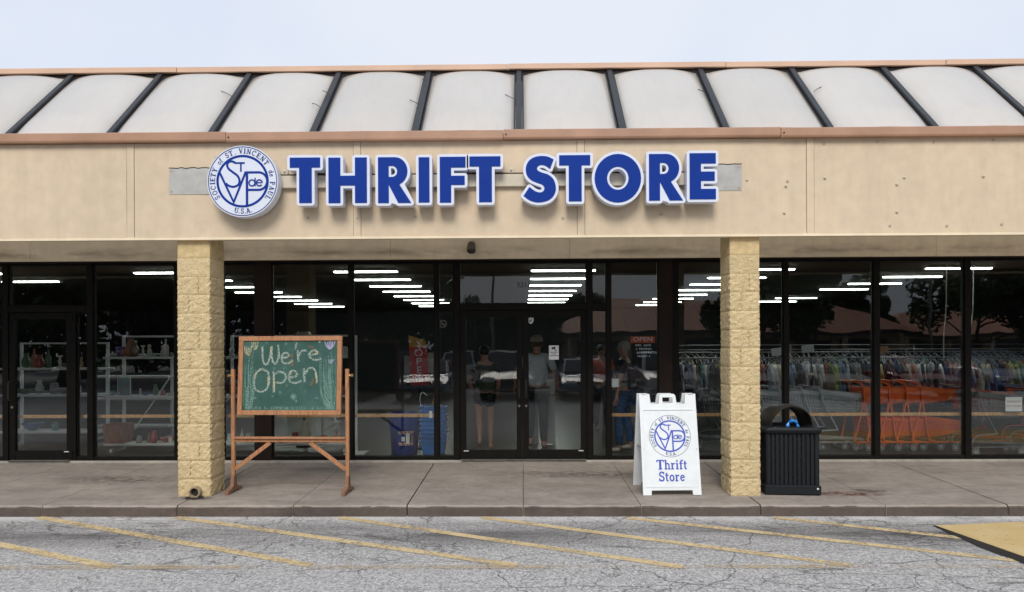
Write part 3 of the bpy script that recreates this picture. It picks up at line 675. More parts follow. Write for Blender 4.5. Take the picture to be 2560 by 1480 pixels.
# ================================================================== block pillars
def block_mesh(w, d, h, seed, rough):
    r2 = random.Random(seed); b = MB(); nz_ = 9
    def face(o, ux, nx_, L):
        n = max(3, int(L/.022)); H = {}
        def f(u, wv):
            i, j = round(u*n), round(wv*nz_); e = i in (0, n) or j in (0, nz_)
            a = (.007*math.sin(j*2.1+seed*1.7) if 0 < j < nz_ and i in (0, n) and rough > .01 else -.0015) if e else (.35*r2.uniform(-.3, 1)+.65*(.5+.5*math.sin(i*.9+seed+1.7*math.sin(j*.8+seed))*math.cos(j*.7+seed*1.3)))*rough
            return (o[0]+ux[0]*L*u+nx_[0]*a, o[1]+ux[1]*L*u+nx_[1]*a, .0012+(h-.0024)*wv)
        b.grid(f, n, nz_)
    face((0, 0), (1, 0), (0, -1), w); face((w, 0), (0, 1), (1, 0), d); face((w, d), (-1, 0), (0, 1), w); face((0, d), (0, -1), (-1, 0), d)
    b.add([(.006,.006,h-.003),(w-.006,.006,h-.003),(w-.006,d-.006,h-.003),(.006,d-.006,h-.003)], [(0,1,2,3)])
    return b
def pillar(dxl, dxr, label, nblk):
    w = .335; dpt = .39; yf = -2.11
    x0 = UD(dxl, 900, yf)[0]; x1 = UD(dxr, 900, yf)[0]; w = x1-x0; zb_ = walk(yf)-.012; H = SOF-.008-zb_; n = 14; h = H/n; n = 16
    P_ = thing('block_pillar', label, 'pillar', (x0, yf, zb_), 0, 'split face block pillars under the canopy')
    b = MB(); b.box(.012, w-.012, .012, dpt-.012, 0, H+.4); b.build('mortar_core', m_mortar, P_)
    for i in range(n):
        top = i >= 13; rr = .004 if top else (.006 if i == 12 else .014)
        sp = {0: .38, 1: 1, 2: .64, 3: .36, 4: 1, 5: .66}[(i*5+nblk) % 6]
        if i >= 13: sp = 1
        segs = [(0, w)] if sp == 1 else [(0, w*sp-.0015), (w*sp+.0015, w)]
        for a, c in segs:
            o = block_mesh(c-a, dpt, h, i*7+nblk+int(a*100), rr).build('block', m_blocks if top else m_block, P_, (a+rnd.uniform(-.002, .002), rnd.uniform(-.003, .002), i*h), smooth=False)
    return P_
pL = pillar(437.5, 517.5, 'left yellow split face block pillar with a drain pipe at its foot', 1)
pR = pillar(1797, 1870, 'right yellow split face block pillar between the sandwich board and the litter bin', 4)
# drain pipe out of the left pillar
x, z = UD(480, 1211, -2.16)
dp = thing('drain_pipe', 'short drain pipe mouth sticking out of the left pillar foot above a dark wet patch', 'pipe', (x, -2.13, z))
m_pipe = mat('pipe metal', (.33, .27, .17), .6, .25, 30, .1, 60)
b = MB(); n = 20; vs = []
for r_, yy in ((.066, .1), (.066, -.055), (.049, -.055), (.047, .3)):
    vs += [(r_*math.cos(2*math.pi*k/n), yy, r_*math.sin(2*math.pi*k/n)) for k in range(n)]
b.add(vs, [(j*n+k, j*n+(k+1) % n, (j+1)*n+(k+1) % n, (j+1)*n+k) for j in range(3) for k in range(n)]); b.build('pipe_wall', m_pipe, dp, smooth=True)
b = MB(); b.lathe([(.046, 0), (.046, .002)], 16); o = b.build('bore_shade_disc', m_black, dp, (0, -.012, 0)); o.rotation_euler = (R(90), 0, 0)  # black disc stands in for the shade inside the pipe
b = MB(); r2 = random.Random(8); vs = [(0, -.05, 0)]+[(math.cos(a)*(.13+r2.uniform(-.03, .03)), -.03+math.sin(a)*(.075+r2.uniform(-.02, .02)), 0) for a in [2*math.pi*k/14 for k in range(14)]]
b.add(vs, [(0, k, k % 14+1) for k in range(1, 15)]); b.build('wet_patch', m_black, dp, (0, -.02, walk(-2.17)+.006-z), fix=False)

# small security light under the soffit
x, z = UD(1160, 611, -.2); sl_ = thing('flood_lamp', 'small dark bullet floodlight on the beige beam above the doors', 'lamp', (x, -.115, z+.09))
b = MB(); b.lathe([(.05, 0), (.055, .012), (.045, .022)], 16); b.build('base_plate', m_pipe, sl_, (0, 0, -.03), rot=(R(90), 0, 0))
b = MB(); b.tube([(0, -.02, -.03), (0, -.08, -.05), (0, -.085, -.08)], .014, 8); b.build('stem', m_dark, sl_)
b = MB(); b.lathe([(.03, -.09), (.055, -.07), (.062, 0), (.062, .05), (.05, .055), (.045, .03)], 16); o = b.build('lamp_head', mat('dark lamp metal', (.09,.075,.06), .5, .3, 20), sl_, (0, -.09, -.09)); o.rotation_euler = (R(150), 0, 0)
# ================================================================== the sign on the fascia
m_blue = mat('sign blue', (.003, .035, .27), .6, .05, 3, spec=.15); m_navy = mat('print navy', (.012, .045, .20), .5, .05)
m_ltr = mat('letter white', (.70, .745, .86), .35, .03, 4); m_ret = mat('letter return', (.42, .43, .44), .45, .08, 8)
m_race = mat('raceway beige', (.60, .535, .42), .5, .08, 5)
def clean(lp, eps=1e-4):
    out = []
    for p in lp:
        if not out or (Vector(p)-Vector(out[-1])).length > eps: out.append(p)
    if (Vector(out[0])-Vector(out[-1])).length < eps: out.pop()
    return out
def area(lp): return .5*sum(lp[i][0]*lp[(i+1) % len(lp)][1]-lp[(i+1) % len(lp)][0]*lp[i][1] for i in range(len(lp)))
def offset(lp, d, hole=False):
    lp = clean(lp)
    if (area(lp) < 0) != hole: lp = lp[::-1]
    n = len(lp); out = []
    for i in range(n):
        a, b_, c = Vector(lp[i-1]), Vector(lp[i]), Vector(lp[(i+1) % n])
        d1 = (b_-a).normalized(); d2 = (c-b_).normalized(); n1 = Vector((d1.y, -d1.x)); n2 = Vector((d2.y, -d2.x))
        cr = d1.x*d2.y-d1.y*d2.x
        if cr > .35 and d > 0:      # convex corner: round it
            a1 = math.atan2(n1.y, n1.x); a2 = math.atan2(n2.y, n2.x)
            while a2 < a1: a2 += 2*math.pi
            for k in range(4):
                an = a1+(a2-a1)*k/3; out.append((b_.x+math.cos(an)*d, b_.y+math.sin(an)*d))
        else:
            m_ = (n1+n2); m_ = m_.normalized() if m_.length > 1e-6 else n1
            k = d/max(.35, m_.dot(n1)); out.append((b_.x+m_.x*k, b_.y+m_.y*k))
    if hole: return out
    def dist(p):
        p = Vector(p); best = 9
        for i in range(n):
            a, b_ = Vector(lp[i]), Vector(lp[(i+1) % n]); t = max(0, min(1, (p-a).dot(b_-a)/max(1e-12, (b_-a).length_squared)))
            best = min(best, (p-a.lerp(b_, t)).length)
        return best
    return [p for p in out if dist(p) > d*.93]
def shape(ch):
    if ch == 'T': return [[(0,1),(0,.78),(.215,.78),(.215,0),(.505,0),(.505,.78),(.70,.78),(.70,1)]], .70
    if ch == 'H': return [[(0,0),(.27,0),(.27,.385),(.6,.385),(.6,0),(.87,0),(.87,1),(.6,1),(.6,.60),(.27,.60),(.27,1),(0,1)]], .87
    if ch == 'I': return [[(0,0),(.27,0),(.27,1),(0,1)]], .27
    if ch == 'F': return [[(0,0),(.255,0),(.255,.385),(.56,.385),(.56,.585),(.255,.585),(.255,.765),(.58,.765),(.58,1),(0,1)]], .58
    if ch == 'E': return [[(0,0),(.60,0),(.60,.225),(.26,.225),(.26,.40),(.575,.40),(.575,.60),(.26,.60),(.26,.775),(.60,.775),(.60,1),(0,1)]], .60
    if ch == 'O': return [arc(.51, .5, .51, .525, 0, 350, 35), arc(.51, .5, .235, .25, 0, 350, 35)[::-1]], 1.02
    if ch == 'R': return [[(0,0),(.265,0),(.265,.40),(.50,0),(.82,0),(.53,.40)]+arc(.42,.695,.31,.305,-65,90,12)+[(0,1)], ([(.265,.57),(.265,.81),(.34,.81)]+arc(.355,.69,.12,.12,90,-90,8)+[(.34,.57)])[::-1]], .82
    if ch == 'S':
        q = [(1440,752),(1462,690),(1428,673),(1390,667),(1345,674),(1312,695),(1293,728),(1290,765),(1301,800),(1326,825),(1360,841),(1390,853),(1403,868),(1403,886),(1392,900),(1372,904),(1345,894),(1312,868),(1275,925),(1310,953),(1350,967),(1390,967),(1430,955),(1460,928),(1475,890),(1472,848),(1456,812),(1425,787),(1390,775),(1366,763),(1359,747),(1367,732),(1388,725),(1412,731)]
        i1, i2 = 1, 17
        A_ = smooth_path(q[1:18], 3); B_ = smooth_path(q[18:]+[q[0]], 3)
        return [[((x-1275)/290, (967-y)/300) for x, y in A_+B_]], .69
SY = FY-.20      # front plane of the letters
sign = thing('channel_letter_sign', 'large blue and white THRIFT STORE channel letters on a beige raceway across the fascia', 'sign', (0, FY, 3.4))
LET = [('T',713,788,388,499),('H',808,903,388,499),('R',930,1012,387,499),('I',1030,1057,387,498),('F',1082,1146,386,498),('T',1155,1232,385,497),
       ('S',1288,1368,384,497),('T',1376,1453,382,495),('O',1463,1578,382,495),('R',1597,1681,379,493),('E',1697,1762,377,490)]
for ch, dx0, dx1, dy0, dy1 in LET:
    x0, zt_ = UD(dx0, dy0, SY); x1, zb2 = UD(dx1, dy1, SY); lp, w = shape(ch); sx, sz = (x1-x0)/w, (zt_-zb2)
    L2 = [[(x0+a*sx, zb2-3.4+c*sz) for a, c in l] for l in lp]
    outer = [offset(L2[0], .030)] + [offset(l, .024, True) for l in L2[1:]]
    b = MB(); b.prism(outer, -.195, -.075); o = b.build('letter', m_ltr, sign)
    inner = [clean(L2[0])]+[clean(l) for l in L2[1:]]
    b = MB(); b.prism(inner, -.201, -.194); b.build('letter_face', m_blue, o)
    # a back edge in dull aluminium
    b = MB(); b.prism([offset(L2[0], .024)]+[offset(l, .018, True) for l in L2[1:]], -.0745, -.05); b.build('letter_return', m_ret, o)
x0, z1 = UD(684, 431, FY-.05); x1, z0 = UD(1700, 459, FY-.05); z0 -= .0; zc = (z0+z1)/2+.02
tilt = 0
b = MB(); b.bbox(x0, x1, -.055, -.002, zc-3.4-.085, zc-3.4+.055, .004); race = b.build('raceway', m_race, sign)
b = MB(); b.box(x0, x1, -.03, -.001, zc-3.4+.055, zc-3.4+.075); b.build('raceway_lid', m_dark, race)
for dx in (700, 800, 868, 1060, 1085, 1258, 1300, 1590, 1640):
    x, _ = UD(dx, 420, FY-.03); b = MB(); b.bbox(x-.035, x+.035, -.02, -.012, zc-3.4+.075, zc-3.4+.14, .002); o = b.build('bracket', m_race, race)
    put('bracket_bolt', bme, race, (x, -.021, zc-3.4+.108), (R(90), 0, 0))
x0_, z_ = UD(597, 446, SY); Rr = .398
em = thing('round_emblem_sign', 'round white and blue society emblem sign at the left end of the lettering', 'sign', (x0_, FY, z_))
b = MB(); b.prism([arc(0, 0, Rr, Rr, 0, 355, 71)], -.20, -.07); b.build('emblem_box', m_ltr, em)
b = MB(); b.prism([arc(0, 0, Rr-.012, Rr-.012, 0, 355, 71)], -.0695, -.009); b.build('emblem_return', m_ret, em)
emblem_print(em, Rr, -.2015, m_blue, m_navy, m_navy)

# ================================================================== chalkboard on its wooden stand
m_oak = wood('oak', (.40, .19, .09)); m_oak2 = wood('worn oak', (.25, .125, .07))
yb = -1.90; cx_, _ = UD(714, 1000, yb); zf = walk(yb)
cbd = thing('chalkboard', 'green chalkboard reading We\'re Open in an oak swivel frame standing left of the doors', 'chalkboard', (cx_, yb, zf), R(-2.5))
HW = .685
def zz_(dy, dx=714): return UD(dx, dy, yb)[1]-zf
z_top, z_bot = zz_(827), zz_(1021); bw_ = .62
tl = Matrix.Translation((0, 0, (z_top+z_bot)/2)) @ Matrix.Rotation(R(-4), 4, 'X')
hz_ = (z_top-z_bot)/2
fr_ = .056
def tr(mb): mb.v = [tuple(tl @ Vector(p)) for p in mb.v]; return mb
b = MB(); b.bbox(-bw_+fr_-.004, bw_-fr_+.004, -.006, .012, -hz_+fr_-.004, hz_-fr_+.004, .001)
t = NT('chalkboard green'); n1 = t.noise(2.5, 5, rough=.65); n2 = t.noise(30, 4)
cc = t.ramp(n1, [(.3, (.030, .080, .066)), (.55, (.048, .110, .094)), (.75, (.078, .150, .13))]); cc = t.mix(.3, cc, t.ramp(n2, [(.3, .8), (.7, 1.25)]), 'MULTIPLY'); t.pbr(cc, .8, 0, None, .2); m_slate = t.m
slate = tr(b).build('board_surface', m_slate, cbd)
for (xa, xb, za, zb_) in ((-bw_, bw_, hz_-fr_, hz_), (-bw_, bw_, -hz_, -hz_+fr_)):
    b = MB(); b.bbox(xa, xb, -.022, .022, za, zb_, .004); tr(b).build('frame_rail', m_oak, cbd)
for (xa, xb) in ((-bw_, -bw_+fr_), (bw_-fr_, bw_)):
    b = MB(); b.bbox(xa, xb, -.0215, .0215, -hz_+fr_+.0005, hz_-fr_-.0005, .004); tr(b).build('frame_stile', m_oak, cbd)
pt = zz_(908)
for s in (-1, 1):
    b = MB(); b.bbox(s*HW-.021, s*HW+.021, -.02, .02, .10, pt, .004); b.build('post', m_oak, cbd)
    b = MB(); b.prism([[(-.19,0),(-.10,.0),(-.09,.022),(.09,.022),(.10,0),(.19,0),(.19,.035),(.13,.05),(.05,.075),(.028,.20),(-.028,.20),(-.05,.075),(-.13,.05),(-.19,.035)]], -.021, .021)
    f = b.build('foot', m_oak2, cbd, (s*HW, 0, 0)); f.rotation_euler = (0, 0, R(90))
    b = MB(); b.bar((s*(HW-.02), 0, .27), (s*.24, 0, zz_(1088)-.005), .026, .045); b.build('brace', m_oak, cbd)
    b = MB(); b.tube([(s*(HW+.02), 0, (z_top+z_bot)/2), (s*(HW+.045), 0, (z_top+z_bot)/2)], .011, 8); b.lathe([(.004, -.02), (.02, -.012), (.02, .012), (.004, .02)], 10, (s*(HW+.055), 0, (z_top+z_bot)/2)); b.build('swivel_knob', mat('brass', (.5,.33,.12), .3, .1, metal=.8), cbd)
b = MB(); b.bbox(-HW+.021, HW-.021, -.018, .018, zz_(1088), zz_(1080), .003); b.build('cross_rail', m_oak, cbd)
b = MB(); b.bbox(-HW+.021, HW-.021, -.045, .03, zz_(1079.5), zz_(1075), .003); b.build('chalk_ledge', m_oak, cbd)
# chalk drawing, in picture coordinates of the board
t = NT('chalk'); al = t.ramp(t.noise(95, 3, t.mapped((1, 1, 1)), .8), [(.40, .12), (.56, .92)])
def chalk(name, c, lo=.40):
    t = NT(name); al = t.ramp(t.noise(85, 3, t.mapped((1, 1, 1)), .8), [(lo, .1), (lo+.16, .9)])
    p = t.pbr(c, .9, 0, None, .1); tr_ = t.n('ShaderNodeBsdfTransparent'); ms = t.n('ShaderNodeMixShader')
    t.l(al, ms.inputs[0]); t.l(tr_.outputs[0], ms.inputs[1]); t.l(p.outputs[0], ms.inputs[2]); t.l(ms.outputs[0], t.out.inputs[0]); return t.m
ch_w = chalk('white chalk', (.46, .54, .47), .43); ch_y = chalk('cream chalk', (.60, .58, .38), .43); ch_g = chalk('pale green chalk', (.22, .38, .32), .42)
ch_l = chalk('lavender chalk', (.45, .42, .62), .36); ch_o = chalk('orange chalk', (.42, .22, .10), .50)
IW, IH = (bw_-fr_)*2, (hz_-fr_)*2
def cb(x, z, y=0):
    lx = ((x-131)/(922-131)-.5)*IW; lz = (.5-(z-135)/(700-135))*IH
    p = tl @ Vector((lx, y, lz)); return tuple(p)
cseq = [0]
def cstroke(mb, pts, w, k=4, sm=True):
    cseq[0] += 1; yy = -.0072-.00005*(cseq[0] % 60); pts = smooth_path(pts, k) if sm and len(pts) > 2 else pts
    r2 = random.Random(cseq[0]); ww = [w*r2.uniform(.75, 1.2) for _ in pts]
    mb.ribbon(pts, ww, yy, tf=lambda a, c, y: cb(a, c, y))
W1 = [[(290,180),(292,250),(305,318),(335,322),(358,255),(368,175)],[(368,178),(370,250),(382,308),(410,318),(430,255),(422,168)],
      [(458,275),(500,268),(515,250),(490,232),(462,245),(455,285),(470,315),(510,318),(548,298)],[(580,150),(566,205)],[(588,212),(598,305)],[(600,258),(622,218),(664,214)],
      [(688,252),(735,246),(757,232),(738,214),(705,222),(684,250),(705,280),(740,292),(792,284)],
      [(288,362),(240,400),(225,470),(240,530),(288,550),(335,525),(354,455),(340,390),(288,362)],[(388,385),(394,470),(396,555)],[(394,412),(430,388),(480,400),(494,440),(465,474),(402,474)],
      [(524,432),(565,430),(588,410),(570,382),(536,385),(518,425),(530,465),(570,478),(628,462)],[(642,360),(652,472)],[(652,408),(680,366),(715,356),(742,385),(752,440),(756,482)]]
b = MB()
for s in W1: cstroke(b, s, 17)
for s in W1[:3]+W1[7:9]: cstroke(b, [(x+3, z-2) for x, z in s], 9)
b.build('chalk_lettering', ch_w, slate, fix=False)
b = MB()
for s in ([(365,180),(366,235)],[(535,303),(548,292)],[(738,222),(757,235),(735,246)],[(742,400),(752,440),(756,480)],[(245,390),(230,440)],[(345,430),(350,500)],[(393,430),(396,540)],[(540,385),(530,410)],[(765,140),(775,150)]): cstroke(b, s, 17)
b.build('cream_highlight', ch_y, slate, fix=False)
for x, z in ((240,600),(385,588),(450,555),(660,545),(755,600),(490,160),(330,150),(480,355),(395,362),(585,625),(500,500)):
    b = MB()
    for a in range(0, 180, 60): cstroke(b, [(x-13*math.cos(R(a)), z-13*math.sin(R(a))), (x+13*math.cos(R(a)), z+13*math.sin(R(a)))], 4)
    b.build('chalk_star', ch_g, slate, fix=False)
b = MB()
for a in range(0, 180, 30): cstroke(b, [(560-28*math.cos(R(a)), 590-28*math.sin(R(a))), (560+28*math.cos(R(a)), 590+28*math.sin(R(a)))], 7)
b.build('chalk_star', ch_g, slate, fix=False)
b = MB(); r2 = random.Random(2)
for x, z in ((182,265),(225,190),(160,330),(205,320),(215,300)): cstroke(b, [(x, z), (x-15+r2.uniform(-10,10), z+110), (165+r2.uniform(-8,20), 560), (178+r2.uniform(-15,15), 692)], 5)
for i in range(20):
    xb = r2.uniform(140, 220); cstroke(b, [(xb+r2.uniform(-20, 20), r2.uniform(330, 560)), (xb+r2.uniform(-12, 12), 620), (175+(xb-180)*.4, 694)], 4)
for i in range(30):
    xb = r2.uniform(790, 920); cstroke(b, [(xb-15, r2.uniform(210, 540)), (xb+r2.uniform(-8, 8), 560), (880+(xb-860)*.4, 694)], 4.2)
for i in range(120):
    x = r2.uniform(140, 915); cstroke(b, [(x, r2.uniform(662, 680)), (x+r2.uniform(-3, 3), 696)], 4)
b.build('chalk_grass', ch_g, slate, fix=False)
for cx2, cz2, s in ((858,175,1.0),(868,305,.55)):
    b = MB()
    for dx2 in (-42,-20,0,22,44): cstroke(b, [(cx2, cz2+30*s), (cx2+dx2*.6*s, cz2+5*s), (cx2+dx2*s, cz2-35*s)], 11*s)
    b.build('chalk_flower', ch_l, slate, fix=False)
for cx2, cz2 in ((172,215),(228,165)):
    b = MB()
    for dx2 in (-32,-14,5,24): cstroke(b, [(cx2+5, cz2+40), (cx2+dx2*.8, cz2+10), (cx2+dx2, cz2-38)], 11)
    b.build('chalk_flower', ch_y, slate, fix=False)
for s in ([(540,240),(542,345)],[(680,175),(720,200)],[(725,440),(705,505)],[(180,225),(185,262)]): b = MB(); cstroke(b, s, 24); b.build('chalk_smudge', ch_o, slate, fix=False)

# ================================================================== white sandwich board
m_plas = mat('white plastic', (.76, .80, .815), .4, .05, 9, .03, 120); m_pblue = mat('poster blue', (.055, .085, .46), .5, .05)
yf = -2.075; xc, _ = UD(1653.5, 1200, yf); zf = walk(yf)
afr = thing('sandwich_board', 'white plastic A-frame board with blue society emblem and Thrift Store lettering', 'sandwich board', (xc, yf, zf), R(2.5))
Hh = 1.165; AW = .335; lean = math.asin(.235/Hh)
def aframe_panel(front):
    w = AW; y0, y1 = -.028, .0
    out = [(-w,0),(-w+.095,0),(-w+.10,.055),(w-.10,.055),(w-.095,0),(w,0),(w-.003,Hh),(w-.125,Hh),(w-.135,Hh-.115),(.105,Hh-.115),(.095,Hh-.02),(.075,Hh),(-.075,Hh),(-.095,Hh-.02),(-.105,Hh-.115),(-w+.135,Hh-.115),(-w+.125,Hh),(-w+.003,Hh)]
    hole = [(-.06,Hh-.105),(-.06,Hh-.04),(.06,Hh-.04),(.06,Hh-.105)]
    b = MB(); b.prism([out, hole], y0, y1); o = b.build('front_panel' if front else 'back_panel', m_plas, afr)
    # raised rim round the poster field
    b = MB()
    z0_, z1_ = .10, Hh-.19; iw = w-.045
    for x0, x1, za, zc2 in ((-iw-.010, iw+.010, z1_, z1_+.009), (-iw-.010, iw+.010, z0_-.009, z0_), (-iw-.009, -iw, z0_, z1_), (iw, iw+.009, z0_, z1_)): b.box(x0, x1, y0-.006, y0-.0005, za, zc2)
    b.build('poster_rim', m_plas, o); MB().box(-iw, iw, y0-.0075, y0-.0065, z1_-.004, z1_).build('rim_top_strip', m_ret, o)  # thin grey strip along the top of the poster rim
    b = MB(); b.add([(-iw,y0-.002,z0_),(iw,y0-.002,z0_),(iw,y0-.002,z1_),(-iw,y0-.002,z1_)], [(0,1,2,3)]); ps = b.build('poster', m_plas, o)
    for sx in (-1, 1):
        b = MB(); b.bbox(sx*(w-.06)-.03, sx*(w-.06)+.03, y0-.004, y0-.0005, Hh-.012, Hh-.004, .001); b.build('hinge_clip', m_ret, o)
        b = MB(); b.lathe([(.006, 0), (.006, .004)], 6); q_ = b.build('rivet', m_ret, o, (sx*(w-.028), y0-.001, .52)); q_.rotation_euler = (R(90), 0, 0)
    return o, ps
fo, ps = aframe_panel(True)
fo.rotation_euler = (-lean, 0, 0); fo.location = (0, 0, 0)
ezz = .672
T2 = lambda a, c, y: (a+.005, y, c+ezz)
class _P: pass
m_pb2 = mat('poster blue line', (.04, .08, .50), .5, .05)
emblem_print(fo, .248, -.0315, m_pb2, m_navy, m_navy, tf=T2, rim=.97, rw=.018)
serif_line('Thrift', .107, .01, .292, -.0315, .035, m_pblue, fo); serif_line('Store', .107, .005, .158, -.0315, .035, m_pblue, fo)
bo, ps2 = aframe_panel(False)
bo.location = (0, .56, 0); bo.rotation_euler = (-lean, 0, math.pi)
emblem_print(bo, .248, -.0315, m_pb2, m_navy, m_navy, tf=T2, rim=.97, rw=.018)
serif_line('Thrift', .107, .01, .292, -.0315, .035, m_pblue, bo); serif_line('Store', .107, .005, .158, -.0315, .035, m_pblue, bo)
for sx in (-1, 1):
    b = MB(); b.bar((sx*(AW-.03), .11, .52), (sx*(AW-.03), .46, .52), .012, .02); b.build('spreader', m_ret, afr)

# ================================================================== litter bin
m_bin = mat('black powder coat', (.008, .011, .014), .5, .2, 20, .08, 150, spec=.3); m_hood = mat('worn hood', (.018, .017, .014), .45, .25, 8, .05, 60); m_cav = mat('bin liner black', (.004, .004, .005), .6, .1)
bx, _ = UD(1941, 1200, -1.9); zf = walk(-1.8)
bn = thing('litter_bin', 'black slatted metal litter bin with an arched hood beside the right pillar', 'litter bin', (bx, -1.79, zf), R(-4))
hw = .29; hb_ = .725
b = MB(); b.bbox(-hw-.022, hw+.022, -hw-.022, hw+.022, .0, .105, .008); b.build('base', m_bin, bn)
b = MB(); b.box(-hw+.03, hw-.03, -hw+.03, hw-.03, .05, hb_-.03); b.build('inner_liner', m_cav, bn)
for rz_ in range(4):
    q_ = Matrix.Rotation(R(90*rz_), 4, 'Z')
    n = 12; wd_ = (2*hw)/n
    for k in range(n):
        xa = -hw+k*wd_
        b = MB(); w0 = .014 if 0 < k < n-1 else 0
        b.bbox(xa+.009, xa+wd_-.009 if k < n-1 else xa+wd_-.001, -hw, -hw+.008, .105, hb_-.02, .002); b.v = [tuple(q_ @ Vector(p)) for p in b.v]; b.build('slat', m_bin, bn)
    b = MB()
    for k in range(9):           # slanting ties between slats
        for j in range(4):
            z = .16+j*.15+k*(-.045) % .14; xa = -hw+(k+1.0)*wd_
            b.box(xa+.0-.012, xa+.012+.0, -hw+.002, -hw+.006, z, z+.014, None)
            for i_ in range(8): b.v[-8+i_] = (b.v[-8+i_][0], b.v[-8+i_][1], b.v[-8+i_][2]-(b.v[-8+i_][0]-xa)*.8)
    b.v = [tuple(q_ @ Vector(p)) for p in b.v]; tag(b.build('slat_ties', m_bin, bn), kind='stuff')
for sx in (-1, 1):
    for sy in (-1, 1): MB().bbox(sx*hw-.004, sx*hw+.004 , sy*hw-.004, sy*hw+.004, .1, hb_-.02, .002).build('corner_post', m_bin, bn)
b = MB(); b.lathe([(.012, 0), (.012, .006), (.005, .01)], 10); o = b.build('base_bolt', m_sky, bn, (hw-.02, -hw-.023, .07)); o.rotation_euler = (R(90), 0, 0)
# lid rim: hollow square ring with rounded section
b = MB(); pr = [(hw+.01, hb_-.035), (hw+.028, hb_-.02), (hw+.036, hb_+.012), (hw+.02, hb_+.035), (hw-.05, hb_+.045), (hw-.05, hb_-.03)]
def sq(r_, n=10):
    out = []
    for cx3, cy3, a0 in ((1,1,0),(-1,1,90),(-1,-1,180),(1,-1,270)):
        rc = .04
        for k in range(4): a = R(a0+30*k); out.append((cx3*(r_-rc)+rc*math.cos(a), cy3*(r_-rc)+rc*math.sin(a)))
    return out
rings = [sq(r_) for r_, z in pr]; m_ = 16
b.add([(x, y, pr[i][1]) for i, rg in enumerate(rings) for x, y in rg], [(i*m_+k, i*m_+(k+1) % m_, ((i+1) % 6)*m_+(k+1) % m_, ((i+1) % 6)*m_+k) for i in range(6) for k in range(m_)])
b.build('lid_rim', m_bin, bn, smooth=True)
# hood: dome with arched openings front and back
b = MB(); n, m2 = 96, 28; hz0 = hb_+.035; HH = .25; R0 = hw-.01
def hp(a, e, k=1.0):
    ca, sa = math.cos(a), math.sin(a); s = (abs(ca)**3+abs(sa)**3)**(-1/3); rr = R0*s*math.cos(e)**.75*k
    return (rr*ca, rr*sa, hz0+HH*math.sin(e)**1.0*k)
vs, idx = [], {}
for j in range(m2+1):
    for i in range(n): idx[(i, j)] = len(vs); vs.append(hp(2*math.pi*i/n, math.pi/2*j/m2*.999))
o_ = len(vs)
for j in range(m2+1):
    for i in range(n): vs.append(hp(2*math.pi*i/n, math.pi/2*j/m2*.999, .965))
fs = []
def keep(i, j):
    p = Vector(hp(2*math.pi*(i+.5)/n, math.pi/2*(j+.5)/m2))
    return not (abs(p.y) > abs(p.x)*.12 and (p.x/(R0*.93))**2+((p.z-hz0)/(HH*.92))**2 < 1)
cells = {(i, j) for i in range(n) for j in range(m2) if keep(i, j)}
for (i, j) in cells:
    i2 = (i+1) % n; A_ = [idx[(i, j)], idx[(i2, j)], idx[(i2, j+1)], idx[(i, j+1)]]
    fs.append(tuple(A_)); fs.append(tuple(x+o_ for x in A_[::-1]))
    for (di, dj, e0, e1) in ((0, -1, 0, 1), (1, 0, 1, 2), (0, 1, 2, 3), (-1, 0, 3, 0)):
        if ((i+di) % n, j+dj) not in cells: fs.append((A_[e0], A_[e1], A_[e1]+o_, A_[e0]+o_)[::-1])
b.add(vs, fs); b.build('hood', m_hood, bn, smooth=True, fix=False, rot=(0, 0, R(13)))
m_bag = mat('blue plastic bag', (.02, .22, .62), .3, .2, 12, .3, 40)
b = MB(); b.tube([(.0+.06*math.cos(R(a)), -.22+.01*math.sin(R(a*3)), hz0+.0+.075*math.sin(R(a))) for a in range(-15, 200, 15)], [.016+.007*math.sin(k*1.7) for k in range(15)], 7)
bg_ = b.build('plastic_bag', m_bag, None, (bx+.01, -1.79, zf+.0), smooth=True); tag(bg_, 'loop of bright blue plastic bag poking out of the litter bin mouth', 'bag')
# ================================================================== inside the shop
# ceiling strip lights
m_tube = emitm('lit diffuser', (.93, 1.0, .93), 13.0); m_fix = mat('light fitting', (.55, .56, .54), .5, .05)
b = MB(); b.bbox(-.61, .61, -.042, .042, -.05, -.03, .008); lens = b.mesh('diffuser', m_tube)
b = MB(); b.bbox(-.615, .615, -.10, .10, -.03, 0, .004); fit = b.mesh('ceiling_light', m_fix)
cols_ = (-10.6, -6.85, -3.0, .78, 4.55, 8.25)
where = ('left of the left pillar', 'behind the left pillar', 'above the blue bin', 'above the double doors', 'behind the right pillar', 'above the orange carts')
for ci, x in enumerate(cols_):
    for r_ in range(8):
        y = 3.4+r_*1.62
        if (ci == 0 and r_ > 1) or (ci == 5 and r_ in (4, 7)): continue
        o = put('ceiling_light', fit, None, (x, y, 3.138)); nth = ('nearest the glass', 'second from the glass', 'third from the glass', 'fourth from the glass', 'fifth from the glass', 'sixth from the glass', 'seventh from the glass', 'farthest from the glass')[r_]
        tag(o, 'lit ceiling strip in the row %s, %s' % (where[ci], nth), 'ceiling light', 'lit strips on the shop ceiling')
        put('diffuser', lens, o)
# wooden rail behind the glass
m_rail = wood('pine rail', (.62, .36, .16))
for d0, d1, lb in ((-400, 3, 'wooden rail behind the glass left of the single door'), (5, 178, 'wooden rail behind the single glass door at the left'), (182, 622, 'wooden rail behind the glass around the left pillar'), (669, 1066, 'wooden rail behind the glass from chalkboard to blue bins'), (1505, 1618, 'short wooden rail behind the glass left of the sandwich board'), (1672, 2800, 'long wooden rail behind the glass in front of the carts')):
    b = MB(); b.bbox(X(d0), X(d1), .10, .14, .63, .678, .004); o = b.build('wooden_rail', m_rail); tag(o, lb, 'rail', 'wooden rails behind the shop glass')
# round steel posts inside the shop
m_post = mat('painted post', (.09, .055, .04), .6, .1)

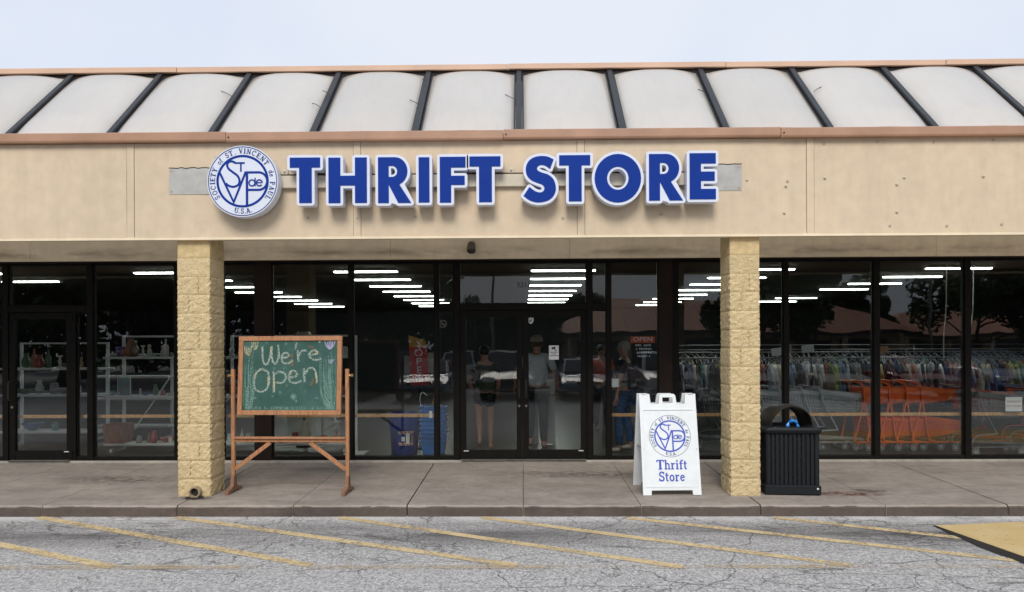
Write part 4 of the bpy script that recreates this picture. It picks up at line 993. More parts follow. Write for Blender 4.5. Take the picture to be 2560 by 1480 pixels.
# ---- shelving
m_shelf = mat('white shelf metal', (.80, .84, .84), .45, .06, 5)
def shelf_unit(x0, x1, y0, y1, levels, top, label, brace=None, perf=False):
    t_ = thing('shelf_unit', label, 'shelving', ((x0+x1)/2, (y0+y1)/2, .005), 0, 'white metal shelving behind the glass')
    hw_ = (x1-x0)/2; hd = (y1-y0)/2
    for sx in (-1, 1):
        b = MB(); b.bbox(sx*hw_-.022+(-sx*.12 if not perf else 0), sx*hw_+.022+(-sx*.12 if not perf else 0), hd-.03, hd+.01, 0, top, .003); p_ = b.build('upright', m_shelf, t_)
        b = MB(); b.box(sx*hw_-.02-sx*.12, sx*hw_+.02-sx*.12, -hd, hd, 0, .05); b.build('base_foot', m_shelf, t_)
    for z in levels:
        b = MB(); b.bbox(-hw_, hw_, -hd, hd, z-.035, z, .004); s_ = b.build('shelf', m_shelf, t_)
        b = MB(); b.box(-hw_+.01, hw_-.01, -hd-.004, -hd-.001, z-.028, z-.01); b.build('price_strip', m_fix, s_)
    b = MB(); b.bbox(-hw_+.12, hw_-.12, hd-.02, hd, top-.03, top, .003); b.build('top_bar', m_shelf, t_)
    if brace:
        b = MB(); b.bar((brace[0]-(x0+x1)/2, hd-.04, brace[1]), (brace[2]-(x0+x1)/2, hd-.04, brace[3]), .03, .012); b.build('brace', m_shelf, t_)
    return t_
SYN = 1.05
def XS(d, y=SYN): return UD(d, 900, y)[0]
def ZS(dy, y=SYN): return UD(1287, dy, y)[1]
shelf_unit(XS(262), XS(520), .95, 1.35, (ZS(1091, .95), ZS(972, .95), ZS(875, .95)), ZS(822, 1.2), 'white shelf unit with a diagonal brace left of the left pillar', (XS(432, 1.3), ZS(905, 1.3), XS(330, 1.3), ZS(1055, 1.3)))
shelf_unit(XS(535), XS(868), .95, 1.35, (ZS(1091, .95), ZS(972, .95), ZS(875, .95)), ZS(822, 1.2), 'white shelf unit behind the chalkboard', (XS(615, 1.3), ZS(915, 1.3), XS(545, 1.3), ZS(1000, 1.3)))
shelf_unit(XS(-60), XS(205), 1.5, 1.95, (ZS(1060, 1.5), ZS(968, 1.5), ZS(902, 1.5)), ZS(838, 1.7), 'white shelf unit behind the single glass door')
shelf_unit(XS(225, 2.6), XS(420, 2.6), 2.5, 2.9, (.25, .75, 1.15), 1.55, 'white shelf unit standing farther back left of the pillar')
# perforated white upright near the chalkboard
xq = XS(876, .8); t_ = thing('display_upright', 'tall white slotted display upright right of the chalkboard', 'shop fitting', (xq, .8, .005))
b = MB(); b.bbox(-.02, .02, -.015, .015, 0, ZS(824, .8), .003); up_ = b.build('upright', m_shelf, t_)
b = MB()
for k in range(42): b.box(-.005, .005, -.0165, -.0155, .06+k*.041, .06+k*.041+.02)
tag(b.build('slots', m_cav, up_), kind='stuff')
b = MB(); b.box(-.16, .16, -.16, .16, 0, .02); b.build('base_plate', m_shelf, t_)

# ---- goods on the shelves
def cm(name, c, rough=.4): return mat(name, c, rough, .12, 20)
prof = {
 'vase': [(.035,0),(.06,.04),(.07,.10),(.04,.17),(.03,.2),(.042,.23)],
 'bottle': [(.035,0),(.038,.12),(.034,.15),(.013,.18),(.012,.24),(.016,.245)],
 'bowl': [(.03,0),(.05,.01),(.10,.06),(.115,.08),(.11,.08),(.05,.02)],
 'jar': [(.05,0),(.055,.01),(.055,.12),(.045,.13),(.05,.135),(.05,.155),(.01,.165)],
 'figurine': [(.045,0),(.05,.02),(.03,.05),(.045,.09),(.03,.13),(.02,.15),(.032,.18),(.028,.205),(.008,.22)],
 'flower_pot': [(.045,0),(.062,.10),(.07,.10),(.07,.125),(.06,.125)],
 'candle_holder': [(.045,0),(.045,.012),(.012,.03),(.018,.08),(.01,.12),(.035,.15),(.03,.155)],
}
pal = {'white':(.6,.6,.56),'terracotta':(.42,.14,.06),'purple':(.16,.07,.42),'blue':(.05,.16,.36),'green':(.07,.2,.09),'amber':(.4,.2,.05),'pale green':(.4,.5,.4),'red':(.35,.035,.03),'teal':(.06,.3,.3),'brown':(.16,.085,.045),'cream':(.55,.5,.38),'grey':(.25,.26,.27),'pink':(.5,.22,.25)}
MEC = {}
def ware(kind, c, x, y, z, s, lb):
    k = (kind, c)
    if k not in MEC: MEC[k] = MB().lathe(prof[kind], 12).mesh(kind, cm(c+' ware', tuple(min(.8, q*.75+.25*sum(pal[c])/3) for q in pal[c]))); MEC[k].polygons.foreach_set('use_smooth', [True]*len(MEC[k].polygons))
    o = put(kind, MEC[k], None, (x, y, z)); o.scale = (s, s, s*rnd.uniform(.92, 1.1)); tag(o, lb, kind.replace('_', ' '), 'goods on the white shelves'); return o
sh = {'top shelf of the braced unit left of the pillar': (XS(283), XS(428), ZS(875, .95)), 'middle shelf of the braced unit left of the pillar': (XS(268), XS(428), ZS(972, .95)),
      'bottom shelf of the braced unit left of the pillar': (XS(330), XS(428), ZS(1091, .95)), 'top shelf of the unit around the chalkboard': (XS(548), XS(866), ZS(875, .95)), 'middle shelf of the unit around the chalkboard': (XS(548), XS(866), ZS(972, .95)),
      'bottom shelf of the unit around the chalkboard': (XS(548), XS(866), ZS(1091, .95)), 'top shelf behind the single door': (XS(40, 1.6), XS(200, 1.6), ZS(902, 1.5)), 'middle shelf behind the single door': (XS(40, 1.6), XS(200, 1.6), ZS(968, 1.5)), 'bottom shelf behind the single door': (XS(40, 1.6), XS(200, 1.6), ZS(1060, 1.5))}
spec = {
 0: [('flower_pot','purple',1.2),('vase','terracotta',.6),('vase','terracotta',1.25),('vase','brown',1.1),('candle_holder','white',1.1),('figurine','cream',.9),('bowl','pale green',.7),('figurine','white',.8),('bottle','white',1.25),('jar','green',.5)],
 1: [('jar','teal',.5),('figurine','white',.6),('candle_holder','white',.6),('figurine','cream',.55),('bowl','blue',.6),('vase','green',.7),('jar','terracotta',.6),('bowl','white',.5)],
 2: [('jar','grey',.8),('figurine','brown',.8),('vase','red',.9),('bowl','red',1.0),('jar','cream',.6)],
 3: [('figurine','white',1.0),('bowl','cream',.8),('jar','white',.7),('vase','red',.6),('candle_holder','cream',1.3),('vase','amber',.9),('bottle','green',.9),('figurine','pink',.8),('jar','white',1.0)],
 4: [('jar','brown',1.0),('vase','terracotta',.9),('bottle','amber',1.0),('bowl','grey',1.1),('figurine','white',.7),('jar','terracotta',.9)],
 5: [('jar','white',.9),('bottle','white',.9),('jar','cream',.9),('vase','blue',1.2),('figurine','white',1.0),('bowl','terracotta',1.1),('jar','red',1.0),('vase','cream',1.4),('bowl','brown',1.2),('jar','red',.8),('figurine','terracotta',1.0),('vase','grey',1.1)],
 6: [('vase','green',1.1),('bottle','terracotta',1.3),('vase','red',1.0),('bottle','green',1.2),('candle_holder','white',1.3),('bowl','green',1.0),('figurine','amber',.9)],
 7: [('bowl','green',1.2),('vase','pale green',1.0),('jar','grey',1.2),('bowl','grey',1.3),('jar','white',.9)],
 8: [('bowl','blue',1.5),('jar','teal',.9),('flower_pot','grey',1.0)],
}
sizes = lambda s: 'small' if s < .8 else ('tall' if s > 1.15 else 'medium')
for si, (nm, (xa, xb, z)) in enumerate(sh.items()):
    L_ = spec[si]; seen = {}
    for k, (kd, c, s) in enumerate(L_):
        x = xa+(xb-xa)*(k+.5)/len(L_)+rnd.uniform(-.02, .02); y = (1.08 if si < 6 else 1.66)+rnd.uniform(-.05, .08)
        key = (kd, c); seen[key] = seen.get(key, 0)+1
        near = ('beside %s %s' % (L_[k-1][1], L_[k-1][0].replace('_', ' '))) if k else 'leftmost'
        ware(kd, c, x, y, z+.001, s, '%s %s %s, %s' % (c, kd.replace('_', ' '), near, nm))
# framed picture, basket, cushion
m_pic = NT('picture print'); cc = m_pic.ramp(m_pic.n('ShaderNodeSeparateXYZ').outputs['Z'], [(0, (.16,.17,.2)), (1, (.1,.36,.36))]); sp = [n for n in m_pic.t.nodes if n.bl_idname == 'ShaderNodeSeparateXYZ'][0]
mp_ = m_pic.mapped((3.2, 1, 3.2)); m_pic.l(mp_, sp.inputs[0]); cc = m_pic.mix(m_pic.ramp(m_pic.noise(14, 4), [(.5, 0.0), (.6, .7)]), cc, (.3, .16, .13)); m_pic.pbr(cc, .4); m_pic = m_pic.m
pz = ZS(972, .95)+.001; t_ = thing('framed_picture', 'teal and brown canvas picture leaning on the middle shelf left of the pillar', 'picture', (XS(308), 1.02, pz))
b = MB(); b.box(-.105, .105, -.008, .008, 0, .30); b.build('picture_frame', m_shelf, t_); b = MB(); b.box(-.098, .098, -.011, -.0085, .007, .293); b.build('canvas', m_pic, t_)
pz = ZS(1091, .95)+.001; t_ = thing('wicker_basket', 'square brown wicker basket on the bottom shelf left of the pillar', 'basket', (XS(285), 1.12, pz)); m_wk = wood('wicker', (.30, .13, .065))
b = MB(); b.add([(x*s_, y*s_, z) for s_, z in ((.14, 0), (.165, .30), (.155, .30), (.13, .01)) for x, y in ((-1,-1),(1,-1),(1,1),(-1,1))], [(4*j+k, 4*j+(k+1) % 4, 4*j+4+(k+1) % 4, 4*j+4+k) for j in range(3) for k in range(4)]+[(12,13,14,15),(0,3,2,1)]); b.build('basket_body', m_wk, t_, fix=False)
b = MB(); b.tube([(x*.162, y*.162, .30) for x, y in ((-1,-1),(1,-1),(1,1),(-1,1))], .012, 6, True); b.build('basket_rim', m_wk, t_)
for k, (dx, c_, lb) in enumerate(((322, 'white', 'white'),)): pass
def starfish(x, y, z):
    b = MB(); P = []
    for k in range(10): a = R(90+36*k+8); r_ = .09 if k % 2 == 0 else .032; P.append((r_*math.cos(a), r_*math.sin(a)))
    b.prism([P], -.012, .012); o = b.build('starfish', cm('white ware', pal['white']), None, (x, y, z)); tag(o, 'white starfish ornament behind the glass right below the chalkboard frame', 'ornament', 'goods on the white shelves')
starfish(XS(826, .35), .35, ZS(1040, .35)-.0)
# table lamp shade seen over the chalkboard
lz = ZS(826, 1.2); t_ = thing('table_lamp', 'table lamp with a cream cone shade above the top of the chalkboard', 'lamp', (XS(748, 1.6), 1.6, .005))
b = MB(); b.lathe([(.13, 0), (.13, .03), (.02, .05), (.02, lz-.1)], 12); b.build('lamp_base', cm('brown ware', pal['brown']), t_)
b = MB(); b.lathe([(.22, lz-.1), (.09, lz+.08), (.088, lz+.08), (.215, lz-.1)], 16); b.build('lamp_shade', cm('cream ware', pal['cream']), t_)

# ---- blue tub, stacked baskets, vertical banner
m_tub = mat('dark blue plastic', (.008, .035, .22), .4, .12, 6); m_bsk = mat('light blue plastic', (.025, .19, .55), .4, .1, 6)
tx, ty = XS(995, .75), .75
t_ = thing('storage_tub', 'dark blue round plastic tub with a striped label beside the light blue baskets', 'tub', (tx, ty, .005))
b = MB(); b.lathe([(.19, 0), (.20, .02), (.245, .60), (.265, .60), (.27, .635), (.25, .64), (.235, .62), (.185, .04)], 24); b.build('tub_body', m_tub, t_, smooth=True)
b = MB(); n = 14; vs = []
for k in range(n+1):
    a = R(-90-28+56*k/n); vs += [(.216*math.cos(a), .216*math.sin(a), .15), (.226*math.cos(a), .226*math.sin(a), .37)]
b.add(vs, [(2*k, 2*k+2, 2*k+3, 2*k+1) for k in range(n)]); lab = b.build('label', m_tub, t_)
def lblt(name, c, a0, a1, z0, z1, dr):
    b = MB(); vs = []; n = 8
    for k in range(n+1):
        a = R(-90+a0+(a1-a0)*k/n)
        for z in (z0, z1): r_ = .2+(z-.02)*.078+.008+dr; vs.append((r_*math.cos(a), r_*math.sin(a), z))
    b.add(vs, [(2*k, 2*k+2, 2*k+3, 2*k+1) for k in range(n)]); return b.build(name, c, lab)
m_strp = NT('striped tape'); w_ = m_strp.n('ShaderNodeTexWave'); w_.bands_direction = 'DIAGONAL'; w_.inputs['Scale'].default_value = 9; m_strp.l(m_strp.co, w_.inputs[0])
m_strp.pbr(m_strp.ramp(w_.outputs['Fac'], [(.45, (.55, .5, .5)), (.55, (.45, .12, .07))]), .5); m_strp = m_strp.m
lblt('striped_band', m_strp, -15, 45, .33, .375, .004); lblt('striped_band', m_strp, -15, 45, .155, .20, .004); lblt('price_tag', m_shelf, 14, 28, .18, .34, .008); lblt('yellow_tag', cm('amber ware', pal['amber']), 33, 44, .19, .31, .006); lblt('price_tag', m_shelf, -2, 10, .22, .29, .005)
bxx, byy = XS(1066, .75), .80
for k in range(9):
    z = .005+k*.066
    t_ = thing('shopping_basket', 'light blue shopping basket, %s in the stack beside the dark blue tub' % ('bottom one','second from the bottom','third from the bottom','fourth from the bottom','middle one','fourth from the top','third from the top','second from the top','topmost')[k], 'basket', (bxx, byy, z), 0, 'stack of light blue baskets')
    b = MB(); W_ = [(.155,.105,0),(.185,.13,.185),(.21,.15,.185),(.21,.15,.205),(.178,.125,.205),(.145,.098,.01)]
    b.add([(sx*a, sy*c, zz) for a, c, zz in W_ for sx, sy in ((-1,-1),(1,-1),(1,1),(-1,1))], [(4*j+q, 4*j+(q+1) % 4, 4*j+4+(q+1) % 4, 4*j+4+q) for j in range(5) for q in range(4)]+[(0,3,2,1),(20,21,22,23)])
    b.build('basket_body', m_bsk, t_, fix=False)
    if k == 8:
        b = MB(); b.tube(smooth_path([(-.2, -.02, .2), (-.21, -.02, .34), (-.17, -.02, .42), (-.1, -.02, .36)], 3), .007, 6); b.build('handle', m_shelf, t_)
# wooden board leaning, price tag on the rail
o = MB().bbox(-.04, .04, -.015, .015, 0, .75, .003).build('wooden_plank', m_rail, None, (XS(1066, 1.1)-.05, 1.1, .30)); o.rotation_euler = (0, R(9), 0); tag(o, 'light wooden plank standing up out of the light blue baskets', 'plank')
o = MB().box(-.022, .022, -.004, .004, -.04, .06).build('price_card', m_shelf, None, (UD(1060, 1020, .09)[0], .092, .66)); tag(o, 'small white price card clipped to the rail by the light blue baskets', 'card')
# banner OPEN (vertical)
m_red = mat('banner red', (.50, .025, .02), .5, .08); m_yel = mat('banner yellow', (.62, .34, .04), .5, .08)
yb2 = 1.3; xa, za = UD(1003, 834, yb2); xb2, zb2 = UD(1054, 948, yb2)
t_ = thing('open_banner', 'vertical red OPEN banner with a yellow top hanging above the blue tub', 'banner', ((xa+xb2)/2, yb2, zb2)); w = (xb2-xa)/2*.86; h = za-zb2
b = MB(); b.grid(lambda u, v_: ((u*2-1)*w+.03*(1-v_), .015*math.sin(v_*7+u*2), h*.82*v_), 4, 10); b.build('banner_cloth', m_red, t_)
b = MB(); b.grid(lambda u, v_: ((u*2-1)*w*.98-.015*v_, .015*math.sin(7+u*2)+.002, h*.82+.001+(h*.18)*v_+.06*(1-u)*v_-.03*u), 4, 3); b.build('banner_top', m_yel, t_)
b = MB()
for k, c in enumerate('OPEN'): text_mb(c, .165, .012+.006*k, h*.82-.145-.14*k, -.018, mb=b, sx=1.15)
b.build('lettering', m_shelf, t_)
t_ = thing('banner_stand', 'thin dark pole stand holding up the vertical red OPEN banner', 'stand', ((xa+xb2)/2+.02, yb2+.05, .005))
b = MB(); b.tube([(0,0,0),(0,0,za-.02)], .012, 6); b.build('pole', m_bronze, t_); b = MB(); b.lathe([(.16,0),(.16,.02),(.02,.03)], 14); b.build('foot', m_bronze, t_)
# small posters behind the banner
for dx, dy, w, h, c, lb in ((1013, 905, .12, .2, 'grey', 'grey paper notice left of the vertical banner'), (1061, 893, .1, .17, 'pale green', 'pale paper notice right of the vertical banner')):
    x, z = UD(dx, dy, 1.5); o = MB().box(-w, w, -.003, .003, -h, h).build('paper_notice', cm(c+' ware', pal[c]), None, (x, 1.5, z)); tag(o, lb, 'notice')

# ---- OPEN board with the hours, on the glass right of the doors
x0, z1 = UD(1552, 828, .03); x1, z0 = UD(1612, 880, .03)
t_ = thing('hours_sign', 'orange OPEN sign with white opening hours on the glass above the sandwich board', 'sign', ((x0+x1)/2, .03, z0)); w = (x1-x0)/2; h = z1-z0
m_org = mat('sign orange', (.62, .10, .03), .5, .06)
b = MB(); b.box(-w, w, -.004, .004, h*.69, h); b.build('sign_panel', m_org, t_)
b = text_mb('OPEN', .088, 0, h*.77, -.0055, sx=1.25); b.build('lettering', m_white, t_)
b = MB(); r2 = random.Random(5)
for j in range(4):
    xx = -w*.62+.01*j
    while xx < w*.62:
        l_ = r2.uniform(.012, .03)
        if r2.random() < .85: b.ribbon([(xx, h*(.58-.17*j)), (xx+l_, h*(.58-.17*j)+r2.uniform(-.004, .004))], .026, -.004)
        xx += l_+.008
b.build('hours_print', m_sky, t_)
x, z = UD(1513, 942, .03); o = MB().box(-.055, .055, -.002, .002, -.06, .06).build('paper_notice', m_sky, None, (x, .02, z)); tag(o, 'square white paper taped to the glass left of the sandwich board', 'notice')
x, z = UD(1908, 884, 1.9)
for dx, dy, w, h, c, yy, lb in ((1912, 866, .11, .075, 'grey', 3.9, 'small white card above the clothes rack beside the right pillar'), (1988, 858, .12, .07, 'grey', 3.9, 'tilted white card on a stalk above the clothes rack'), (2175, 860, .085, .07, 'amber', 3.9, 'yellow card above the clothes rack over the orange carts')):
    x, z = UD(dx, dy, yy); t_ = thing('rack_card', lb, 'card', (x, yy, z)); o = MB().box(-w, w, -.004, .004, -h, h).build('card_face', cm(c+' ware', pal[c]) if c == 'amber' else m_sky, t_); o.rotation_euler = (0, R(rnd.uniform(-9, 9)), 0)
    MB().tube([(0, .01, -h), (.03, .01, z*-1+1.42)], .006, 5).build('stalk', m_shelf, t_)
# paper sign at the right
x0, z1 = UD(2473, 977, .03); x1, z0 = UD(2514, 1012, .03)
t_ = thing('paper_sign', 'white paper notice asking please not to enter, on the glass at the right edge', 'notice', ((x0+x1)/2, .02, z0)); w = (x1-x0)/2; h = z1-z0
MB().box(-w, w, -.002, .002, 0, h).build('sheet', m_shelf, t_)
b = text_mb('PLEASE DO', .038, 0, h*.62, -.0035, sx=1.0); text_mb('NOT ENTER', .038, 0, h*.3, -.0035, mb=b); b.build('lettering', m_red, t_)

# ---- clothes racks
m_chrome = mat('chrome tube', (.28, .28, .28), .45, .1, metal=.5); m_hang = mat('clear hanger', (.35, .36, .36), .3, .1)
gcol = {'white':(.5,.52,.54),'navy':(.02,.03,.09),'light blue':(.15,.25,.42),'yellow':(.5,.4,.08),'lime':(.38,.46,.1),'grey':(.16,.17,.18),'black':(.012,.012,.014),'cream':(.45,.4,.28),'orange':(.5,.12,.03),'rust red':(.3,.05,.03),'sky blue':(.05,.22,.42),'teal':(.04,.2,.18),'pink':(.4,.15,.2),'brown':(.12,.07,.04),'olive':(.1,.1,.04),'denim blue':(.05,.09,.2)}
m_gar = {k: mat(k+' cloth', tuple(min(.7, (q*.72+.28*sum(v_)/3)*1.3) for q in v_), .9, .25, 14, .3, 60) for k, v_ in gcol.items()}
def garment_mesh(c, seed, long_):
    r2 = random.Random(seed); b = MB(); NZ, NA = 9, 12; L = 1.0 if long_ else r2.uniform(.62, .78); vs = []
    for j in range(NZ+1):
        v_ = j/NZ; z = -.04-.09*min(1, v_*4)*1 - L*max(0, v_-.12); hwid = (.05+.19*min(1, v_*3.2)**.8)*(1+.15*v_); th = .012+.028*min(1, v_*2)+.006*math.sin(v_*9+seed)
        for k in range(NA):
            a = 2*math.pi*k/NA; ca, sa = math.cos(a), math.sin(a)
            zz = z - (.10*abs(sa)**1.5 if j < 3 else 0)
            vs.append((th*ca*(1+.3*math.sin(3*a+seed))+.014*math.sin(v_*6+seed+sa*3), hwid*sa, zz))
    b.add(vs, [(j*NA+k, j*NA+(k+1) % NA, (j+1)*NA+(k+1) % NA, (j+1)*NA+k) for j in range(NZ) for k in range(NA)]+[tuple(range(NA)), tuple(NZ*NA+k for k in range(NA))])
    for s in (-1, 1):      # sleeves
        b.tube([(0, s*.20, -.13), (.01*s, s*.27, -.25), (.012, s*.30, -.25-r2.uniform(.12, .3))], [.04, .035, .03], 6)
    me = b.mesh('garment', m_gar[c]); me.polygons.foreach_set('use_smooth', [True]*len(me.polygons)); return me
hgm = MB(); hgm.tube(smooth_path([(0, -.2, -.10), (0, -.05, -.03), (0, 0, -.02), (0, .05, -.03), (0, .2, -.10)], 2), .007, 5); hgm.tube([(0, 0, -.02), (0, 0, .03), (0, .015, .045), (0, .02, .03)], .004, 5); hgme = hgm.mesh('hanger', m_hang)
GM = {}
def rack(x0, x1, y, z, label, n, names, grp):
    names = names+[rnd.choice(list(gcol)) for _ in range(n)]; names = names[:n]
    t_ = thing('clothes_rack', label, 'clothes rack', ((x0+x1)/2, y, .005)); hw_ = (x1-x0)/2
    MB().tube([(-hw_, 0, z), (hw_, 0, z)], .016, 8).build('rail', m_chrome, t_)
    MB().tube([(-hw_, .0, z+.17), (hw_, .0, z+.17)], .010, 8).build('upper_rail', m_chrome, t_)
    for k in range(4):
        x = -hw_+2*hw_*k/3; MB().tube([(x, 0, 0), (x, 0, z+.17)], .015, 8).build('upright', m_chrome, t_)
        MB().bar((x, -.25, .02), (x, .25, .02), .03).build('foot', m_chrome, t_)
    for i in range(n):
        c = names[i]; sd_ = rnd.randrange(4); key = (c, sd_)
        if key not in GM: GM[key] = garment_mesh(c, sd_+len(GM), sd_ == 3)
        x = x0+(x1-x0)*(i+.5)/n+rnd.uniform(-.02, .02)
        o = put('garment', GM[key], None, (x, y, z-.012), (0, 0, R(rnd.uniform(-22, 22)))); put('hanger', hgme, o)
        cc_ = [names[q] if 0 <= q < len(names) else None for q in (i-1, i+1)]
        nb = 'by a %s one' % cc_[0] if cc_[0] else 'mid-rack'
        if cc_[0] and cc_[1]: nb = 'between %s and %s' % tuple(cc_)
        dxx = ((x/ (y+10.34))*1772+1287)
        spot = 'between the door and the right pillar' if dxx < 1770 else 'just right of the right pillar' if dxx < 1935 else 'over the grey carts' if dxx < 2100 else 'over the nested orange carts' if dxx < 2350 else 'over the rear orange cart at the right'
        tag(o, ('%s garment %s, %s rack %s' % (c, nb, grp, spot)).replace(' just right of the right pillar', ' beside the right pillar').replace('over the rear orange cart at the right', 'at the right edge').replace('between the door and the right pillar', 'left of the right pillar').replace('over the nested orange carts', 'over the orange carts'), 'garment', '%s garments on the %s rack %s' % (c, grp, spot))
rack(2.9, 10.4, 4.6, 1.40, 'long chrome clothes rack of mixed clothes behind the shopping carts', 84, ['grey','white','black','denim blue','white','navy','cream','black','teal','white','grey','black','yellow','cream','navy','black','brown','teal','lime','black','navy','denim blue','rust red','black','white','cream','navy','light blue','light blue','black','navy','black','white','white','navy','white','black','rust red','lime','light blue','light blue','navy','white','grey','grey','black','navy','cream','yellow','black','black','navy','white','navy','cream','orange','pink','white','black','white','grey','white','black','navy','grey','orange','pink','cream','sky blue','rust red','white','cream'], 'front')
rack(3.4, 12.0, 6.6, 1.5, 'second chrome clothes rack farther back in the shop', 56, [rnd.choice(['black','navy','grey','black','denim blue','brown','olive','teal']) for _ in range(56)], 'rear')

# ---- shopping carts
m_oc = mat('orange plastic', (.90, .17, .03), .4, .1, 8); m_gc = mat('grey plastic mesh', (.48, .53, .57), .45, .1, 8); m_gt = mat('zinc tube', (.50, .53, .55), .35, .1, metal=.3)
m_whl = mat('grey wheel rubber', (.20, .20, .20), .6, .1); m_drk = mat('dark handle', (.03, .03, .035), .5, .1)
def lattice(b, quad, nu, nv, r_=.006, band=0):
    """flat bars over a four cornered panel (corners a b c d going round)"""
    a, b_, c, d = [Vector(p) for p in quad]
    P = lambda u, v_: a.lerp(b_, u).lerp(d.lerp(c, u), v_)
    for i in range(nu+1): b.bar(P(i/nu, 0), P(i/nu, 1), r_*2)
    for j in range(nv+1): b.bar(P(0, j/nv), P(1, j/nv), r_*2)
def basket(name, m, par, x0t, x1t, zt0, zt1, x0b, x1b, zb0, zb1, w0, w1, nu, nv, band):
    b = MB(); s = .93
    for sy in (-1, 1): lattice(b, [(x0b, sy*w0*s, zb0), (x1b, sy*w1*s, zb1), (x1t, sy*w1, zt1), (x0t, sy*w0, zt0)], nu, nv)
    lattice(b, [(x1b, -w1*s, zb1), (x1b, w1*s, zb1), (x1t, w1, zt1), (x1t, -w1, zt1)], 7, nv)
    lattice(b, [(x0b, -w0*s, zb0), (x0b, w0*s, zb0), (x1b, w1*s, zb1), (x1b, -w1*s, zb1)], 7, nu//2)
    lattice(b, [(x0b, -w0*s, zb0), (x0b, w0*s, zb0), (x0t, w0, zt0), (x0t, -w0, zt0)], 7, nv)
    o = b.build(name, m, par, fix=False); tag(o, kind='stuff')
    b = MB()
    for sy in (-1, 1):
        b.add([(x0t, sy*w0, zt0), (x1t, sy*w1, zt1), (x1t, sy*(w1+.008), zt1-band), (x0t, sy*(w0+.008), zt0-band), (x0t, sy*(w0+.012), zt0), (x1t, sy*(w1+.012), zt1)], [(0,1,5,4),(4,5,2,3)])
    b.tube([(x0t, -w0, zt0), (x1t, -w1, zt1), (x1t, w1, zt1), (x0t, w0, zt0)], .010, 6, True)
    b.build(name+'_rim', m, par, fix=False); return o
def wheel(par, x, y, m_fork, big=True):
    b = MB(); b.lathe([(.058, -.012), (.062, -.006), (.062, .006), (.058, .012)], 14); b.v = [(x+p[0], y+p[2], .062+p[1]) for p in b.v]; o = b.build('wheel', m_whl, par)
    b = MB(); b.lathe([(.026, -.014), (.026, .014)], 8); b.v = [(x+p[0], y+p[2], .062+p[1]) for p in b.v]; b.build('hub', m_gt, o)
    b = MB(); b.bar((x, y-.017, .06), (x+.035, y-.017, .15), .03 if big else .018, .006); b.bar((x, y+.017, .06), (x+.035, y+.017, .15), .03 if big else .018, .006); b.build('fork', m_fork, par)
def two_tier(label, loc):
    t_ = thing('shopping_cart', label, 'shopping cart', loc, 0, 'orange shopping carts')
    for sy in (-1, 1):
        y = sy*.235
        MB().tube(smooth_path([(.0, y, .76), (-.06, y, .48), (-.13, y, .19), (-.12, y, .145), (-.06, y, .135)], 3)+[(.62, y*.8, .135)], .014, 6).build('base_tube', m_oc, t_)
        MB().tube(smooth_path([(-.14, y, 1.085), (-.03, y, 1.045), (.005, y, .97), (.025, y, .75), (.07, y, .45), (.11, y, .21), (.14, y, .16), (.22, y, .155)], 3), .014, 6).build('frame_tube', m_oc, t_)
        wheel(t_, -.12, y, m_oc); wheel(t_, .56, y*.75, m_gt, False)
        MB().add([(-.10, y, .14), (-.04, y, .14), (-.09, y, .03), (-.13, y, .015)], [(0,1,2,3)]).build('bumper_fin', m_oc, t_)
    MB().tube([(-.14, -.235, 1.085), (-.14, .235, 1.085)], .016, 8).build('handle', m_oc, t_)
    basket('upper_basket', m_oc, t_, .01, .54, .985, .945, .04, .50, .73, .79, .215, .18, 16, 8, .075)
    basket('lower_basket', m_oc, t_, .08, .66, .515, .455, .115, .64, .205, .285, .215, .16, 18, 8, .045)
    return t_
def wire_cart(label, loc, m_b, m_t, grp, deep=.42):
    t_ = thing('shopping_cart', label, 'shopping cart', loc, 0, grp)
    for sy in (-1, 1):
        y = sy*.25
        MB().tube(smooth_path([(-.10, y, 1.0), (-.02, y, 1.0), (.03, y, .97), (.12, y, .70), (.30, y, .36), (.29, y, .33), (.12, y, .32)], 3), .011, 6).build('frame_tube', m_t, t_)
        MB().tube(smooth_path([(.30, y, .33), (.05, y, .31), (-.03, y, .24), (-.06, y, .16), (-.03, y, .13)], 3)+[(.78, y*.7, .13)], .011, 6).build('base_tube', m_t, t_)
        wheel(t_, .0, y, m_gt); wheel(t_, .72, y*.7, m_gt, False)
    MB().tube([(-.10, -.25, 1.0), (-.10, .25, 1.0)], .015, 8).build('handle', m_drk, t_)
    basket('basket', m_b, t_, .02, .93, .95, .86, .10, .86, .95-deep, .60, .235, .17, 26 if m_b is m_oc else 18, 9 if m_b is m_oc else 6, .07)
    b = MB(); lattice(b, [(.05, -.2, .20), (.05, .2, .20), (.85, .13, .16), (.85, -.13, .16)], 6, 10, .004); tag(b.build('bottom_rack', m_t, t_, fix=False), kind='stuff')
    return t_
oz = .005; yo = 1.15
def XC(d, y=yo): return UD(d, 1000, y)[0]
lab_ = ['frontmost orange cart of the nested row at its right end', 'second orange cart from the right end of the nested row', 'middle orange cart of the nested row', 'fourth orange cart from the right end of the nested row', 'rearmost orange cart at the left end of the nested row']
t0 = two_tier(lab_[0], (XC(2247), yo, oz))
for k, d in enumerate((2210, 2169, 2138, 2108)): dup(t0, (XC(d), yo+rnd.uniform(-.01, .01), oz), 0, lab_[k+1])
wire_cart('large orange cart with a deep basket at the right, behind the grey cart', (XC(2352, 1.35), 1.35, oz), m_oc, m_oc, 'orange shopping carts', .34)
w2_ = wire_cart('second large orange cart at the right edge of the window', (XC(2500, 1.35), 1.35, oz), m_oc, m_oc, 'orange shopping carts', .34)
m_dk = mat('dull grey tube', (.16, .17, .18), .45, .15)
g0 = wire_cart('grey wire cart standing in front of the large orange cart at the right', (XC(2375, .62), .62, oz), m_dk, m_dk, 'grey shopping carts')
dup(g0, (XC(2520, .62), .62, oz), 0, 'grey wire cart at the right edge behind the paper notice')
